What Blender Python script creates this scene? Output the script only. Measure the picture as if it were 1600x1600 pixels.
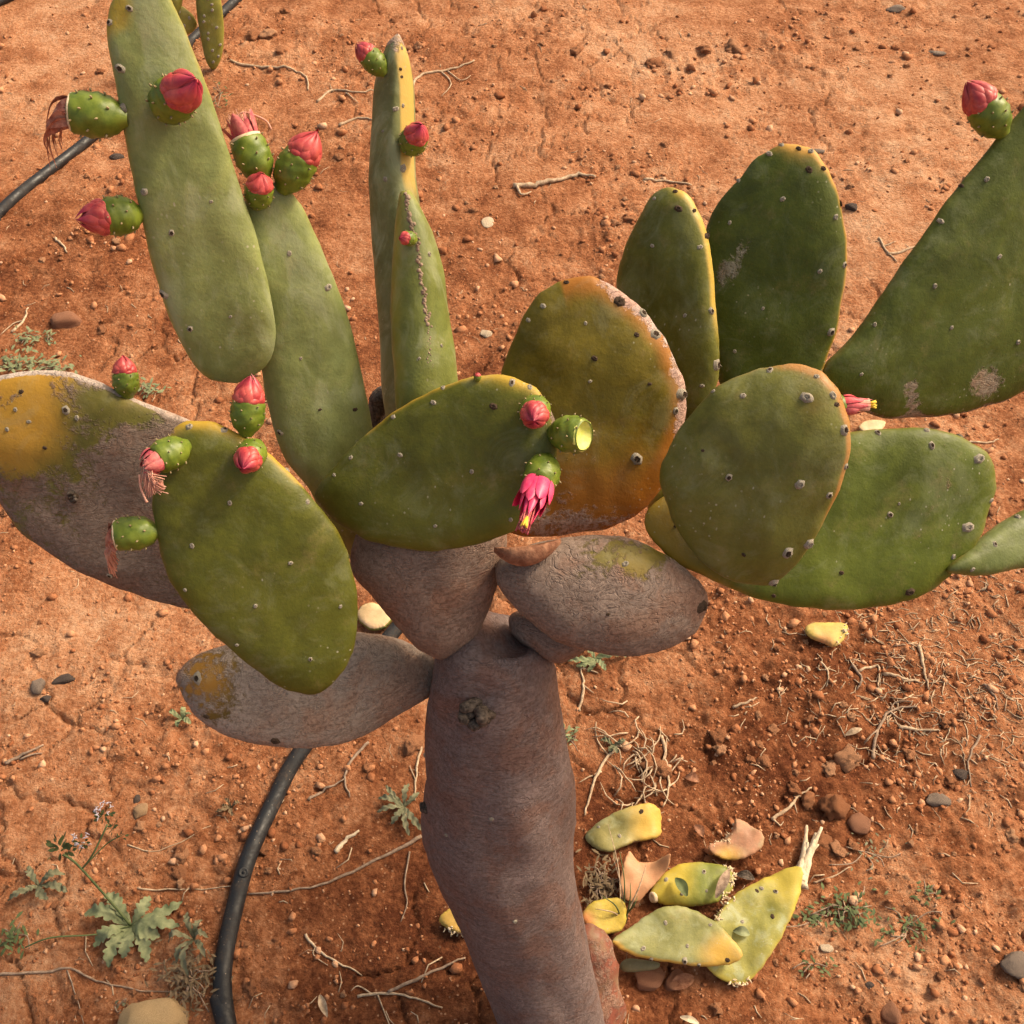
import bpy, math, random
import numpy as np
from mathutils import Vector, Matrix
from mathutils.bvhtree import BVHTree
from mathutils import noise as mnoise

for o in list(bpy.data.objects): bpy.data.objects.remove(o)
S = bpy.context.scene
COL = S.collection
rnd = random.Random(11)
nrs = np.random.RandomState(5)

# ------------------------------------------------------------------ camera, sky, sun, exposure
H = 1.5; PITCH = math.radians(53); F = 1600.0
cd = bpy.data.cameras.new('camera'); cam = bpy.data.objects.new('camera', cd); COL.objects.link(cam)
cam.location = (0, 0, H); cam.rotation_euler = (math.pi/2 - PITCH, 0, 0)
cd.sensor_fit = 'HORIZONTAL'; cd.sensor_width = 36; cd.lens = 36.0*F/1600; cd.clip_start = 0.02; cd.clip_end = 500
S.camera = cam
SUN_EL = math.radians(44); SUN_AZ = math.radians(62)      # azimuth clockwise from +Y: to the right and behind the plant
w = bpy.data.worlds.new('World'); S.world = w; w.use_nodes = True
wn = w.node_tree; bg = wn.nodes['Background']
sky = wn.nodes.new('ShaderNodeTexSky'); sky.sky_type = 'NISHITA'; sky.sun_disc = False
sky.sun_elevation = SUN_EL; sky.sun_rotation = SUN_AZ; sky.dust_density = 6.0; sky.air_density = 0.8; sky.ozone_density = 0.2
haze_tint = wn.nodes.new('ShaderNodeMix'); haze_tint.data_type = 'RGBA'; haze_tint.blend_type = 'MULTIPLY'; haze_tint.inputs['Factor'].default_value = 1
haze_tint.inputs[7].default_value = (1.0, 0.89, 0.70, 1)        # warm, dusty, thinly veiled sky
wn.links.new(sky.outputs[0], haze_tint.inputs[6]); wn.links.new(haze_tint.outputs[2], bg.inputs[0]); bg.inputs[1].default_value = 0.125
ld = bpy.data.lights.new('sun', 'SUN'); sun = bpy.data.objects.new('sun', ld); COL.objects.link(sun)
ld.energy = 1.5; ld.angle = math.radians(10); ld.color = (1.0, 0.87, 0.68)
sd = Vector((math.sin(SUN_AZ)*math.cos(SUN_EL), math.cos(SUN_AZ)*math.cos(SUN_EL), math.sin(SUN_EL)))
sun.rotation_euler = (-sd).to_track_quat('-Z', 'Y').to_euler(); sun.location = sd*6
S.view_settings.view_transform = 'Standard'; S.view_settings.look = 'None'; S.view_settings.gamma = 1
S.view_settings.exposure = 0.98
S.cycles.max_bounces = 5; S.cycles.diffuse_bounces = 3; S.cycles.glossy_bounces = 2; S.cycles.transmission_bounces = 2

# ------------------------------------------------------------------ geometry helpers
CX = Vector((1, 0, 0)); CY = Vector((0, math.sin(PITCH), math.cos(PITCH))); CZ = Vector((0, -math.cos(PITCH), math.sin(PITCH)))
CAM = Vector((0, 0, H))
def ray(px, py): return CX*((px-800)/F) + CY*((800-py)/F) - CZ
def P(px, py, z): return CAM + ray(px, py)*z
def proj(v):
    d = Vector(v)-CAM; z = -d.dot(CZ)
    return 800+F*d.dot(CX)/z, 800-F*d.dot(CY)/z, z
def camdir(x, y, z): return (CX*x + CY*y + CZ*z).normalized()

_perm = nrs.permutation(512); _perm = np.concatenate([_perm, _perm, _perm])
_ga = nrs.rand(512)*2*np.pi; _gx = np.cos(_ga); _gy = np.sin(_ga)
def perlin(x, y):
    x = np.asarray(x, float); y = np.asarray(y, float)
    xi = np.floor(x).astype(int); yi = np.floor(y).astype(int); fx = x-xi; fy = y-yi
    xi &= 511; yi &= 511
    u = fx*fx*fx*(fx*(fx*6-15)+10); v = fy*fy*fy*(fy*(fy*6-15)+10)
    def g(ix, iy, dx, dy):
        h = _perm[_perm[ix & 511]+(iy & 511)] & 511
        return _gx[h]*dx+_gy[h]*dy
    a = g(xi, yi, fx, fy); b = g(xi+1, yi, fx-1, fy); c = g(xi, yi+1, fx, fy-1); d = g(xi+1, yi+1, fx-1, fy-1)
    return (a+(b-a)*u)*(1-v)+(c+(d-c)*u)*v
def fbm(x, y, oct=4, lac=2.1, gain=.5):
    s = 0; a = 1
    for i in range(oct):
        s = s+a*perlin(x+17.3*i, y-9.1*i); x = x*lac; y = y*lac; a *= gain
    return s
def worley(x, y):
    xi = np.floor(x).astype(int); yi = np.floor(y).astype(int)
    f1 = np.full(x.shape, 9.); f2 = np.full(x.shape, 9.)
    for dx in (-1, 0, 1):
        for dy in (-1, 0, 1):
            cx = xi+dx; cy = yi+dy
            h = _perm[_perm[cx & 511]+(cy & 511)] & 511; h2 = _perm[h+37] & 511
            d = np.hypot(cx+.15+.7*h/511.-x, cy+.15+.7*h2/511.-y)
            f2 = np.where(d < f1, f1, np.minimum(f2, d)); f1 = np.minimum(f1, d)
    return f1, f2
def sstep(a, b, x):
    t = np.clip((np.asarray(x, float)-a)/(b-a), 0, 1); return t*t*(3-2*t)

def crumbly(x, y):      # 0 smooth crust, 1 loose crumbs
    m = fbm(x*1.9+3.3, y*1.9+8.1, 3)
    right = sstep(.0, .55, x)*sstep(1.7, .9, y)
    far = sstep(1.5, 2.2, y)*.08
    for (cx_, cy_, rx_, ry_) in ((.30, 2.58, .30, .07), (.52, 2.66, .12, .10), (-.70, 2.75, .20, .16), (-.25, 2.35, .25, .12), (.28, 1.95, .14, .10), (.10, 2.85, .2, .1)):
        far = far+.75*np.exp(-((x-cx_-.06*perlin(x*6, y*6))/rx_)**2-((y-cy_-.3*(x-cx_))/ry_)**2)
    return np.clip(sstep(-.05, .4, m)*.75+right*.65+far, 0, 1)
def gh(x, y, fine=True):
    x = np.asarray(x, float); y = np.asarray(y, float)
    z = .030*perlin(x*1.1+5.2, y*1.1+1.7)+.016*perlin(x*2.7, y*2.7+4.)
    z = z*sstep(.1, .7, np.hypot(x-.05, y-.28))
    c = crumbly(x, y)
    z = z+.0105*fbm(x*9+1, y*9, 4)*(.5+.8*c)
    z = z+.010*(.25-np.abs(perlin(x*5.1+2, y*5.1)))*(.35+.65*c)
    if fine:
        z = z+.0055*fbm(x*38, y*38+7, 3)*(.30+c)
        f1, f2 = worley(x*34+.6*perlin(x*20, y*20), y*34+.6*perlin(x*20+9, y*20))
        z = z+.009*np.clip(.55-f1, 0, 1)*sstep(.25, .8, c)
        wx = x+.03*perlin(x*14, y*14)+.012*perlin(x*45, y*45); wy = y+.03*perlin(x*14+30, y*14)+.012*perlin(x*45+8, y*45)
        g1, g2 = worley(wx*8.5+.3, wy*8.5)
        k = sstep(.06, .0, g2-g1)*sstep(-.08, .15, fbm(x*2.3+40, y*2.3, 2)+.12)*(1-.8*c)
        z = z-.010*k
    return z
def lookup(ZZ, x, y):
    i = min(max(int(np.searchsorted(xs, x))-1, 0), len(xs)-2); j = min(max(int(np.searchsorted(ys, y))-1, 0), len(ys)-2)
    u = (x-xs[i])/(xs[i+1]-xs[i]); v = (y-ys[j])/(ys[j+1]-ys[j])
    return float((ZZ[j, i]*(1-u)+ZZ[j, i+1]*u)*(1-v)+(ZZ[j+1, i]*(1-u)+ZZ[j+1, i+1]*u)*v)
def ghs(x, y): return lookup(Z, x, y)
def ghm(x, y): return lookup(ZM, x, y)
def G(px, py, up=0.0):
    d = ray(px, py); z = 0.0
    for _ in range(4):
        t = (z+up-H)/d.z; q = CAM+d*t; z = ghm(q.x, q.y)
    return Vector((q.x, q.y, z+up))
def Gd(px, py):
    d = ray(px, py); return -H/d.z

# ------------------------------------------------------------------ materials
def mat(name):
    m = bpy.data.materials.new(name); m.use_nodes = True
    nt = m.node_tree; b = nt.nodes['Principled BSDF']
    return m, nt, b
class NT:
    def __init__(s, nt): s.nt = nt
    def n(s, t, **k):
        o = s.nt.nodes.new('ShaderNode'+t)
        for a, v in k.items():
            if hasattr(o, a): setattr(o, a, v)
        return o
    def l(s, a, b): s.nt.links.new(a, b)
    def val(s, sock, v):
        if hasattr(v, 'is_output'): s.l(v, sock)
        else: sock.default_value = v
    def noise(s, vec, scale, detail=4, rough=.55, dist=0, out='Fac'):
        o = s.n('TexNoise'); o.inputs['Scale'].default_value = scale; o.inputs['Detail'].default_value = detail
        o.inputs['Roughness'].default_value = rough; o.inputs['Distortion'].default_value = dist
        if vec is not None: s.l(vec, o.inputs['Vector'])
        return o.outputs[out]
    def vor(s, vec, scale, feature='F1', out='Distance', rand=1):
        o = s.n('TexVoronoi', feature=feature); o.inputs['Scale'].default_value = scale; o.inputs['Randomness'].default_value = rand
        if vec is not None: s.l(vec, o.inputs['Vector'])
        return o.outputs[out]
    def math(s, op, a, b=0.0, clamp=False):
        o = s.n('Math', operation=op); o.use_clamp = clamp
        s.val(o.inputs[0], a); s.val(o.inputs[1], b); return o.outputs[0]
    def step(s, v, a, b, lo=0., hi=1.):
        o = s.n('MapRange'); o.interpolation_type = 'SMOOTHSTEP'
        s.val(o.inputs['Value'], v); o.inputs['From Min'].default_value = a; o.inputs['From Max'].default_value = b
        o.inputs['To Min'].default_value = lo; o.inputs['To Max'].default_value = hi
        return o.outputs[0]
    def mix(s, f, a, b, blend='MIX'):
        o = s.n('Mix', data_type='RGBA', blend_type=blend); s.val(o.inputs['Factor'], f)
        for i, v in ((6, a), (7, b)):
            if hasattr(v, 'is_output'): s.l(v, o.inputs[i])
            else: o.inputs[i].default_value = (*v[:3], 1)
        return o.outputs[2]
    def ramp(s, f, stops):
        o = s.n('ValToRGB'); s.l(f, o.inputs[0]); e = o.color_ramp.elements
        while len(e) < len(stops): e.new(.5)
        for el, (p, c) in zip(e, stops): el.position = p; el.color = (*c, 1)
        return o.outputs[0]
    def attr(s, name, out='Fac'):
        o = s.n('Attribute', attribute_name=name); return o.outputs[out]
    def obj(s): return s.n('TexCoord').outputs['Object']
    def scale(s, vec, sx, sy, sz):
        o = s.n('Mapping'); s.l(vec, o.inputs[0]); o.inputs['Scale'].default_value = (sx, sy, sz); return o.outputs[0]
    def bump(s, h, dist, strength=1., normal=None):
        o = s.n('Bump'); s.l(h, o.inputs['Height']); o.inputs['Distance'].default_value = dist; o.inputs['Strength'].default_value = strength
        if normal is not None: s.l(normal, o.inputs['Normal'])
        return o.outputs[0]

def soil_material():
    m, nt, b = mat('red_soil'); q = NT(nt); v = q.obj()
    n1 = q.noise(v, 2.1, 5, .62); n2 = q.noise(v, 13, 5, .66); n3 = q.noise(v, 120, 4, .7)
    s = q.math('ADD', q.math('MULTIPLY', n1, .42), q.math('ADD', q.math('MULTIPLY', n2, .46), q.math('MULTIPLY', n3, .46)))
    s = q.math('MULTIPLY', s, .748)
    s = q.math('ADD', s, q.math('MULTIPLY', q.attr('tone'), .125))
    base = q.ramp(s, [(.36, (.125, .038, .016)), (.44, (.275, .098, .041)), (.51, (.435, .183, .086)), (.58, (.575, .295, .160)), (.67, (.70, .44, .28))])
    gr = q.n('TexVoronoi'); gr.inputs['Scale'].default_value = 190; q.l(v, gr.inputs['Vector'])
    sx = q.n('SeparateColor'); q.l(gr.outputs['Color'], sx.inputs[0])
    spot = q.step(gr.outputs['Distance'], .38, .2)
    base = q.mix(q.math('MULTIPLY', q.math('MULTIPLY', q.step(sx.outputs[0], .90, .96), spot), .6), base, (.70, .42, .25))
    base = q.mix(q.math('MULTIPLY', q.math('MULTIPLY', q.step(sx.outputs[1], .88, .95), spot), .7), base, (.10, .04, .022))
    q.l(base, b.inputs['Base Color']); b.inputs['Roughness'].default_value = .95; b.inputs['Specular IOR Level'].default_value = .12
    h = q.math('ADD', q.math('MULTIPLY', q.noise(v, 48, 7, .76), 1.4), q.math('MULTIPLY', gr.outputs['Distance'], -.16))
    q.l(q.bump(h, .013, .9), b.inputs['Normal'])
    return m
def crumb_material(name, stops, bumps=.003, rough=.95, perobj=False):
    m, nt, b = mat(name); q = NT(nt); v = q.obj()
    r = q.n('ObjectInfo').outputs['Random'] if perobj else q.n('NewGeometry').outputs['Random Per Island']
    c = q.ramp(r, stops)
    nz = q.noise(v, 160, 6, .65)
    c = q.mix(q.step(nz, .3, .6), q.mix(.35, c, (.16, .06, .025)), c)
    c = q.mix(q.math('MULTIPLY', q.step(q.noise(v, 40, 4), .5, .7), .35), c, (.60, .30, .155))
    q.l(c, b.inputs['Base Color']); b.inputs['Roughness'].default_value = rough; b.inputs['Specular IOR Level'].default_value = .15
    q.l(q.bump(nz, bumps, .8), b.inputs['Normal'])
    return m
def pad_material():
    m, nt, b = mat('cactus_pad_skin'); q = NT(nt); v = q.obj()
    base = q.attr('base', 'Color'); warmc = q.attr('warmc', 'Color'); barkc = q.attr('barkc', 'Color')
    n1 = q.noise(v, 9, 5, .6, .3); n2 = q.noise(v, 60, 5, .6); n3 = q.noise(v, 420, 3, .6)
    g = q.mix(q.step(n1, .3, .72), q.mix(1, base, (.70, .66, .55), 'MULTIPLY'), q.mix(1, base, (1.25, 1.22, 1.4), 'MULTIPLY'))
    g = q.mix(q.math('MULTIPLY', q.step(q.noise(v, 5.5, 3, .6), .48, .68), .25), g, q.mix(1, base, (1.12, .80, .70), 'MULTIPLY'))
    g = q.mix(q.math('MULTIPLY', q.step(n2, .40, .66), .5), g, q.mix(1, base, (1.38, 1.28, 1.25), 'MULTIPLY'))
    g = q.mix(q.math('MULTIPLY', q.step(n3, .48, .7), .28), g, q.mix(1, base, (.62, .62, .6), 'MULTIPLY'))
    # pale waxy streaks running along the pad
    st = q.noise(q.scale(v, 42, 42, 7), 1, 5, .65, .6)
    g = q.mix(q.math('MULTIPLY', q.step(st, .46, .68), q.attr('wax')), g, (.34, .37, .21))
    wm = q.step(q.math('ADD', q.attr('warm'), q.math('MULTIPLY', q.math('SUBTRACT', q.noise(v, 24, 5, .6), .5), .55)), .15, .85)
    g = q.mix(wm, g, warmc)
    g = q.mix(q.math('MULTIPLY', q.step(q.noise(v, 19, 7, .75, .8), .47, .66), .34), g, q.mix(.5, g, (.34, .36, .24)))      # patchy bloom
    g = q.mix(q.math('MULTIPLY', q.step(q.noise(v, 33, 6, .72), .52, .74), .18), g, (.40, .27, .14))      # soil dust
    # tiny white scratches and pricks
    dots = q.math('MULTIPLY', q.step(q.vor(v, 120), .16, .08), q.step(q.vor(v, 9, 'F1', 'Distance'), .55, .2))
    sr = q.vor(q.scale(v, 170, 170, 38), 1); sm = q.step(q.noise(v, 15, 2), .57, .63)
    scr = q.math('MULTIPLY', q.step(sr, .17, .08), sm)
    sc = q.math('MAXIMUM', q.math('MULTIPLY', dots, .8), q.math('MULTIPLY', scr, .8))
    g = q.mix(sc, g, (.42, .40, .28))
    # corky bark with ragged border
    bn = q.math('ADD', q.attr('bark'), q.math('MULTIPLY', q.math('SUBTRACT', q.noise(v, 17, 7, .70, .5), .5), 1.9))
    bn = q.math('ADD', bn, q.math('MULTIPLY', q.math('SUBTRACT', q.noise(v, 130, 5, .7), .5), .9))
    bm = q.step(bn, .38, .64)
    f = q.noise(q.scale(v, 300, 300, 75), 1, 4, .7, 1.6); f2 = q.noise(v, 260, 4, .75); f3 = q.noise(v, 16, 5, .68, .4)
    bc = q.mix(q.step(f2, .36, .62), q.mix(1, barkc, (.76, .72, .70), 'MULTIPLY'), q.mix(1, barkc, (1.08, 1.08, 1.08), 'MULTIPLY'))
    bc = q.mix(q.math('MULTIPLY', q.step(f, .52, .66), .42), bc, q.mix(1, barkc, (1.6, 1.58, 1.55), 'MULTIPLY'))
    bc = q.mix(q.math('MULTIPLY', q.step(f3, .46, .62), .68), bc, q.mix(1, bc, (1.02, .78, .66), 'MULTIPLY'))
    bc = q.mix(q.math('MULTIPLY', q.step(f3, .46, .34), .45), bc, q.mix(1, bc, (1.35, 1.35, 1.35), 'MULTIPLY'))
    wr = q.noise(q.scale(v, 30, 30, 95), 1, 3, .6, 2.2)
    edge = q.math('MULTIPLY', q.step(bn, .44, .5), q.step(bn, .56, .5))
    g = q.mix(q.math('MULTIPLY', edge, .12), g, (.12, .08, .03))
    col = q.mix(bm, g, bc)
    q.l(col, b.inputs['Base Color'])
    q.l(q.math('ADD', q.step(n2, .3, .7, .44, .62), q.math('MULTIPLY', bm, .36)), b.inputs['Roughness'])
    q.l(q.math('SUBTRACT', .34, q.math('MULTIPLY', bm, .26)), b.inputs['Specular IOR Level'])
    hb = q.math('MULTIPLY', q.math('ADD', q.math('MULTIPLY', q.math('ADD', f2, f), .36), q.math('MULTIPLY', q.step(q.math('ABSOLUTE', q.math('SUBTRACT', wr, .5)), .0, .05), .5)), bm)
    hg = q.math('ADD', q.math('MULTIPLY', n2, .55), q.math('MULTIPLY', n3, .14))
    q.l(q.bump(q.math('ADD', hg, hb), .0024, .75), b.inputs['Normal'])
    return m
def simple(name, c1, c2, scale=60, rough=.7, bump=.001, spec=.3, sss=0, attrcol=None, stretch=None):
    m, nt, b = mat(name); q = NT(nt); v = q.obj()
    if stretch: v = q.scale(v, *stretch)
    n = q.noise(v, scale, 5, .62)
    c = q.mix(q.step(n, .3, .7), c1, c2)
    if attrcol: c = q.mix(q.attr(attrcol), c, q.attr(attrcol+'c', 'Color'))
    q.l(c, b.inputs['Base Color']); b.inputs['Roughness'].default_value = rough; b.inputs['Specular IOR Level'].default_value = spec
    if False:
        b.inputs['Subsurface Weight'].default_value = sss; b.inputs['Subsurface Radius'].default_value = (.006, .003, .002); b.inputs['Subsurface Scale'].default_value = .6
    q.l(q.bump(n, bump, .7), b.inputs['Normal'])
    return m
M = {}
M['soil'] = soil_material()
CST = [(0, (.27, .098, .043)), (.4, (.40, .165, .077)), (.8, (.53, .255, .132)), (.97, (.66, .41, .26))]
M['crumb'] = crumb_material('soil_crumbs', CST)
M['clod'] = crumb_material('earth_clod', [(0, (.36, .145, .068)), (.5, (.47, .21, .105)), (1, (.60, .33, .19))], .006, perobj=True)
M['pad'] = pad_material()
M['areole_pale'] = simple('areole_wool', (.13, .10, .07), (.50, .45, .36), 700, .9, .0006)
M['areole_dark'] = simple('areole_brown', (.030, .018, .010), (.11, .07, .045), 900, .9, .0006)
M['fruit'] = simple('fruit_skin', (.085, .135, .010), (.185, .235, .024), 70, .45, .0008, .45)
M['bud'] = simple('bud_tepals', (.40, .035, .045), (.60, .115, .095), 110, .42, .0006, .45, .08, 'tip')
M['wither'] = simple('withered_tepals', (.28, .075, .05), (.55, .26, .18), 160, .75, .0015)
M['fringe'] = simple('pink_tepals', (.42, .045, .085), (.62, .20, .17), 160, .6, .001, .3, .05)
M['magenta'] = simple('fresh_pink_petal', (.72, .028, .13), (.86, .10, .21), 90, .4, .0004, .4, .1)
M['stamen'] = simple('stamen_threads', (.62, .27, .20), (.72, .40, .30), 200, .7, .0003)
M['straw'] = simple('dry_straw', (.32, .22, .14), (.62, .47, .32), 160, .85, .001)
M['twig'] = simple('dry_twig', (.20, .135, .095), (.40, .29, .21), 140, .9, .002)
M['bone'] = simple('bleached_wood', (.50, .39, .26), (.74, .62, .45), 90, .85, .003)
M['yellow'] = simple('yellow_stigma', (.75, .45, .03), (.8, .6, .08), 90, .6, .0005)
M['cutflesh'] = simple('cut_flesh', (.55, .58, .10), (.70, .70, .24), 120, .5, .001, .4, .1)
M['spine'] = simple('fruit_areole', (.26, .20, .10), (.44, .34, .19), 300, .8, .0004)
M['whiterim'] = simple('pale_rim', (.62, .46, .28), (.78, .64, .45), 200, .8, .0008)
M['blackscar'] = simple('dead_wood', (.035, .026, .02), (.16, .125, .10), 260, .95, .004)

# ------------------------------------------------------------------ object helpers
def link(name, me, material, parent=None, loc=(0, 0, 0)):
    o = bpy.data.objects.new(name, me); COL.objects.link(o)
    if material is not None and len(me.materials) == 0: me.materials.append(material)
    o.location = loc
    if parent is not None: o.parent = parent
    return o
def mesh(name, v, f, smooth=True):
    me = bpy.data.meshes.new(name); me.from_pydata([tuple(p) for p in v], [], f); me.update()
    if smooth: me.polygons.foreach_set('use_smooth', [True]*len(me.polygons))
    return me
def tag(o, label, cat, group=None):
    o['label'] = label; o['category'] = cat
    if group: o['group'] = group
    return o
def empty(name, loc):
    o = bpy.data.objects.new(name, None); COL.objects.link(o); o.location = loc; o.empty_display_size = .05; return o
def setattrs(me, d):
    n = len(me.vertices)
    for k, a in d.items():
        a = np.asarray(a, np.float32)
        if a.ndim == 1:
            at = me.attributes.new(k, 'FLOAT', 'POINT'); at.data.foreach_set('value', a)
        else:
            at = me.attributes.new(k, 'FLOAT_COLOR', 'POINT'); at.data.foreach_set('color', np.concatenate([a, np.ones((n, 1), np.float32)], 1).ravel())
class MB:
    def __init__(s): s.v = []; s.f = []
    def tube(s, pts, rad, seg=6, cap=True):
        pts = [Vector(p) for p in pts]; n = len(pts)
        if not hasattr(rad, '__len__'): rad = [rad]*n
        b = len(s.v); prev = None
        for i, p in enumerate(pts):
            t = (pts[min(i+1, n-1)]-pts[max(i-1, 0)]).normalized()
            if prev is None: a = t.orthogonal().normalized()
            else: a = (prev-t*prev.dot(t)).normalized()
            prev = a; c = t.cross(a)
            for k in range(seg):
                th = 2*math.pi*k/seg; s.v.append(p+(a*math.cos(th)+c*math.sin(th))*rad[i])
        for i in range(n-1):
            for k in range(seg):
                s.f.append((b+i*seg+k, b+i*seg+(k+1) % seg, b+(i+1)*seg+(k+1) % seg, b+(i+1)*seg+k))
        if cap:
            s.f.append(tuple(b+k for k in range(seg))[::-1]); s.f.append(tuple(b+(n-1)*seg+k for k in range(seg)))
        return s
    def grid(s, fn, nu, nv):
        b = len(s.v)
        for i in range(nu+1):
            for j in range(nv+1): s.v.append(Vector(fn(i/nu, j/nv)))
        for i in range(nu):
            for j in range(nv):
                a = b+i*(nv+1)+j; s.f.append((a, a+1, a+nv+2, a+nv+1))
        return s
    def lathe(s, o, ax, prof, seg=16, bumpfn=None):
        ax = ax.normalized(); a = ax.orthogonal().normalized(); c = ax.cross(a); b = len(s.v)
        for (h, r) in prof:
            for k in range(seg):
                th = 2*math.pi*k/seg; rr = r*(1 if bumpfn is None else bumpfn(h, th))
                s.v.append(o+ax*h+(a*math.cos(th)+c*math.sin(th))*rr)
        for i in range(len(prof)-1):
            for k in range(seg): s.f.append((b+i*seg+k, b+i*seg+(k+1) % seg, b+(i+1)*seg+(k+1) % seg, b+(i+1)*seg+k))
        return s
    def build(s, name, m, parent=None, loc=Vector((0, 0, 0)), smooth=True, base=None):
        base = loc if base is None else base
        return link(name, mesh(name, [p-base for p in s.v], s.f, smooth), m, parent, loc if parent is None else loc-wloc(parent))
def wloc(o):
    l = Vector(o.location)
    while o.parent: o = o.parent; l += Vector(o.location)
    return l
def smooth_path(pts, n):
    pts = [Vector(p) for p in pts]; m = len(pts); out = []
    for i in range(m-1):
        p0 = pts[max(i-1, 0)]; p1 = pts[i]; p2 = pts[i+1]; p3 = pts[min(i+2, m-1)]
        for k in range(n):
            t = k/n; out.append(.5*((2*p1)+(p2-p0)*t+(2*p0-5*p1+4*p2-p3)*t*t+(3*p1-p0-3*p2+p3)*t**3))
    out.append(pts[-1]); return out
def smooth_closed(poly, n):
    p = np.array(poly, float); m = len(p); out = []
    for i in range(m):
        a, b, c, d = p[i-1], p[i], p[(i+1) % m], p[(i+2) % m]
        for k in range(12):
            t = k/12; out.append(.5*(2*b+(c-a)*t+(2*a-5*b+4*c-d)*t*t+(3*b-a-3*c+d)*t**3))
    out = np.array(out); nx = np.roll(out, -1, 0); L = np.hypot(*(nx-out).T); cum = np.concatenate([[0], np.cumsum(L)])
    t = np.linspace(0, cum[-1], n, endpoint=False); ext = np.vstack([out, out[:1]])
    return np.stack([np.interp(t, cum, ext[:, 0]), np.interp(t, cum, ext[:, 1])], 1)

# ------------------------------------------------------------------ ground
def axis(segs):
    out = [segs[0][0]]
    for a, b, st in segs:
        n = max(1, int(round((b-a)/st))); out += list(np.linspace(a, b, n+1)[1:])
    return np.array(out)
def grow(start, end, st):
    out = []; x = start; s = st
    while x < end: s *= 1.35; x += s; out.append(min(x, end))
    return out
xs = axis([(-1.75, -.85, .009), (-.85, .85, .0042), (.85, 1.75, .009)])
g = grow(1.75, 80, .02); xs = np.concatenate([[-q for q in g[::-1]], xs, g])
ys = axis([(.1, 1.25, .0036), (1.25, 2.1, .0065), (2.1, 3.6, .010)])
gf = grow(3.6, 90, .02); gb = grow(0, 60, .02)
ys = np.concatenate([[.1-q for q in gb[::-1]], ys, gf])
X, Y = np.meshgrid(xs, ys); Z = gh(X, Y); ZM = gh(X, Y, False)
def build_ground():
    ny, nx = X.shape; me = bpy.data.meshes.new('ground')
    me.vertices.add(nx*ny); me.vertices.foreach_set('co', np.stack([X, Y, Z], -1).astype(np.float32).ravel())
    i = np.arange((ny-1)*(nx-1)); r = i//(nx-1); c = i % (nx-1); a = r*nx+c
    f = np.stack([a, a+1, a+nx+1, a+nx], 1).astype(np.int32)
    me.loops.add(f.size); me.loops.foreach_set('vertex_index', f.ravel())
    me.polygons.add(len(f)); me.polygons.foreach_set('loop_start', np.arange(0, f.size, 4, dtype=np.int32))
    me.polygons.foreach_set('use_smooth', np.ones(len(f), bool)); me.update(); me.validate()
    tone = np.zeros(X.shape)  # soil tones; patch left of trunk is partly painted cactus shadow, partly damp digging
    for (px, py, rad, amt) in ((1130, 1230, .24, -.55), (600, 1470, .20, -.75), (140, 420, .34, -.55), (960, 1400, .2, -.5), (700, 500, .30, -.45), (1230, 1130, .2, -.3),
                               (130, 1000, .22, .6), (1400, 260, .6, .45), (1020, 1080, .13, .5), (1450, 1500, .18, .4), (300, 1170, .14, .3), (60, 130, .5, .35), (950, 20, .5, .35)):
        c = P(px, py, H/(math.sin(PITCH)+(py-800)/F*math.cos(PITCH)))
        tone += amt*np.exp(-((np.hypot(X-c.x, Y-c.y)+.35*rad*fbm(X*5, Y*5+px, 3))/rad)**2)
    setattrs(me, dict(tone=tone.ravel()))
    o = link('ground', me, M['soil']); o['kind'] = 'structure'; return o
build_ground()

# ------------------------------------------------------------------ cactus
OLIVE = (.100, .112, .010); DEEP = (.068, .094, .007); PALE = (.205, .250, .080); GREEN = (.090, .122, .009)
YEL = (.42, .27, .025); ORA = (.36, .13, .018); RED = (.36, .10, .055)
BARK = (.25, .18, .148); BARKP = (.195, .148, .140)
base_pt = G(868, 1640); base_pt.z = 0.0
cactus = empty('prickly_pear_cactus', base_pt)
tag(cactus, 'large branching prickly pear with thick brown trunk, green pads and red buds', 'cactus')
PADS = {}
def bl(px, py, cx, cy, r): return np.clip(1.25-np.hypot(px-cx, py-cy)/r, 0, 1.3)

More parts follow.
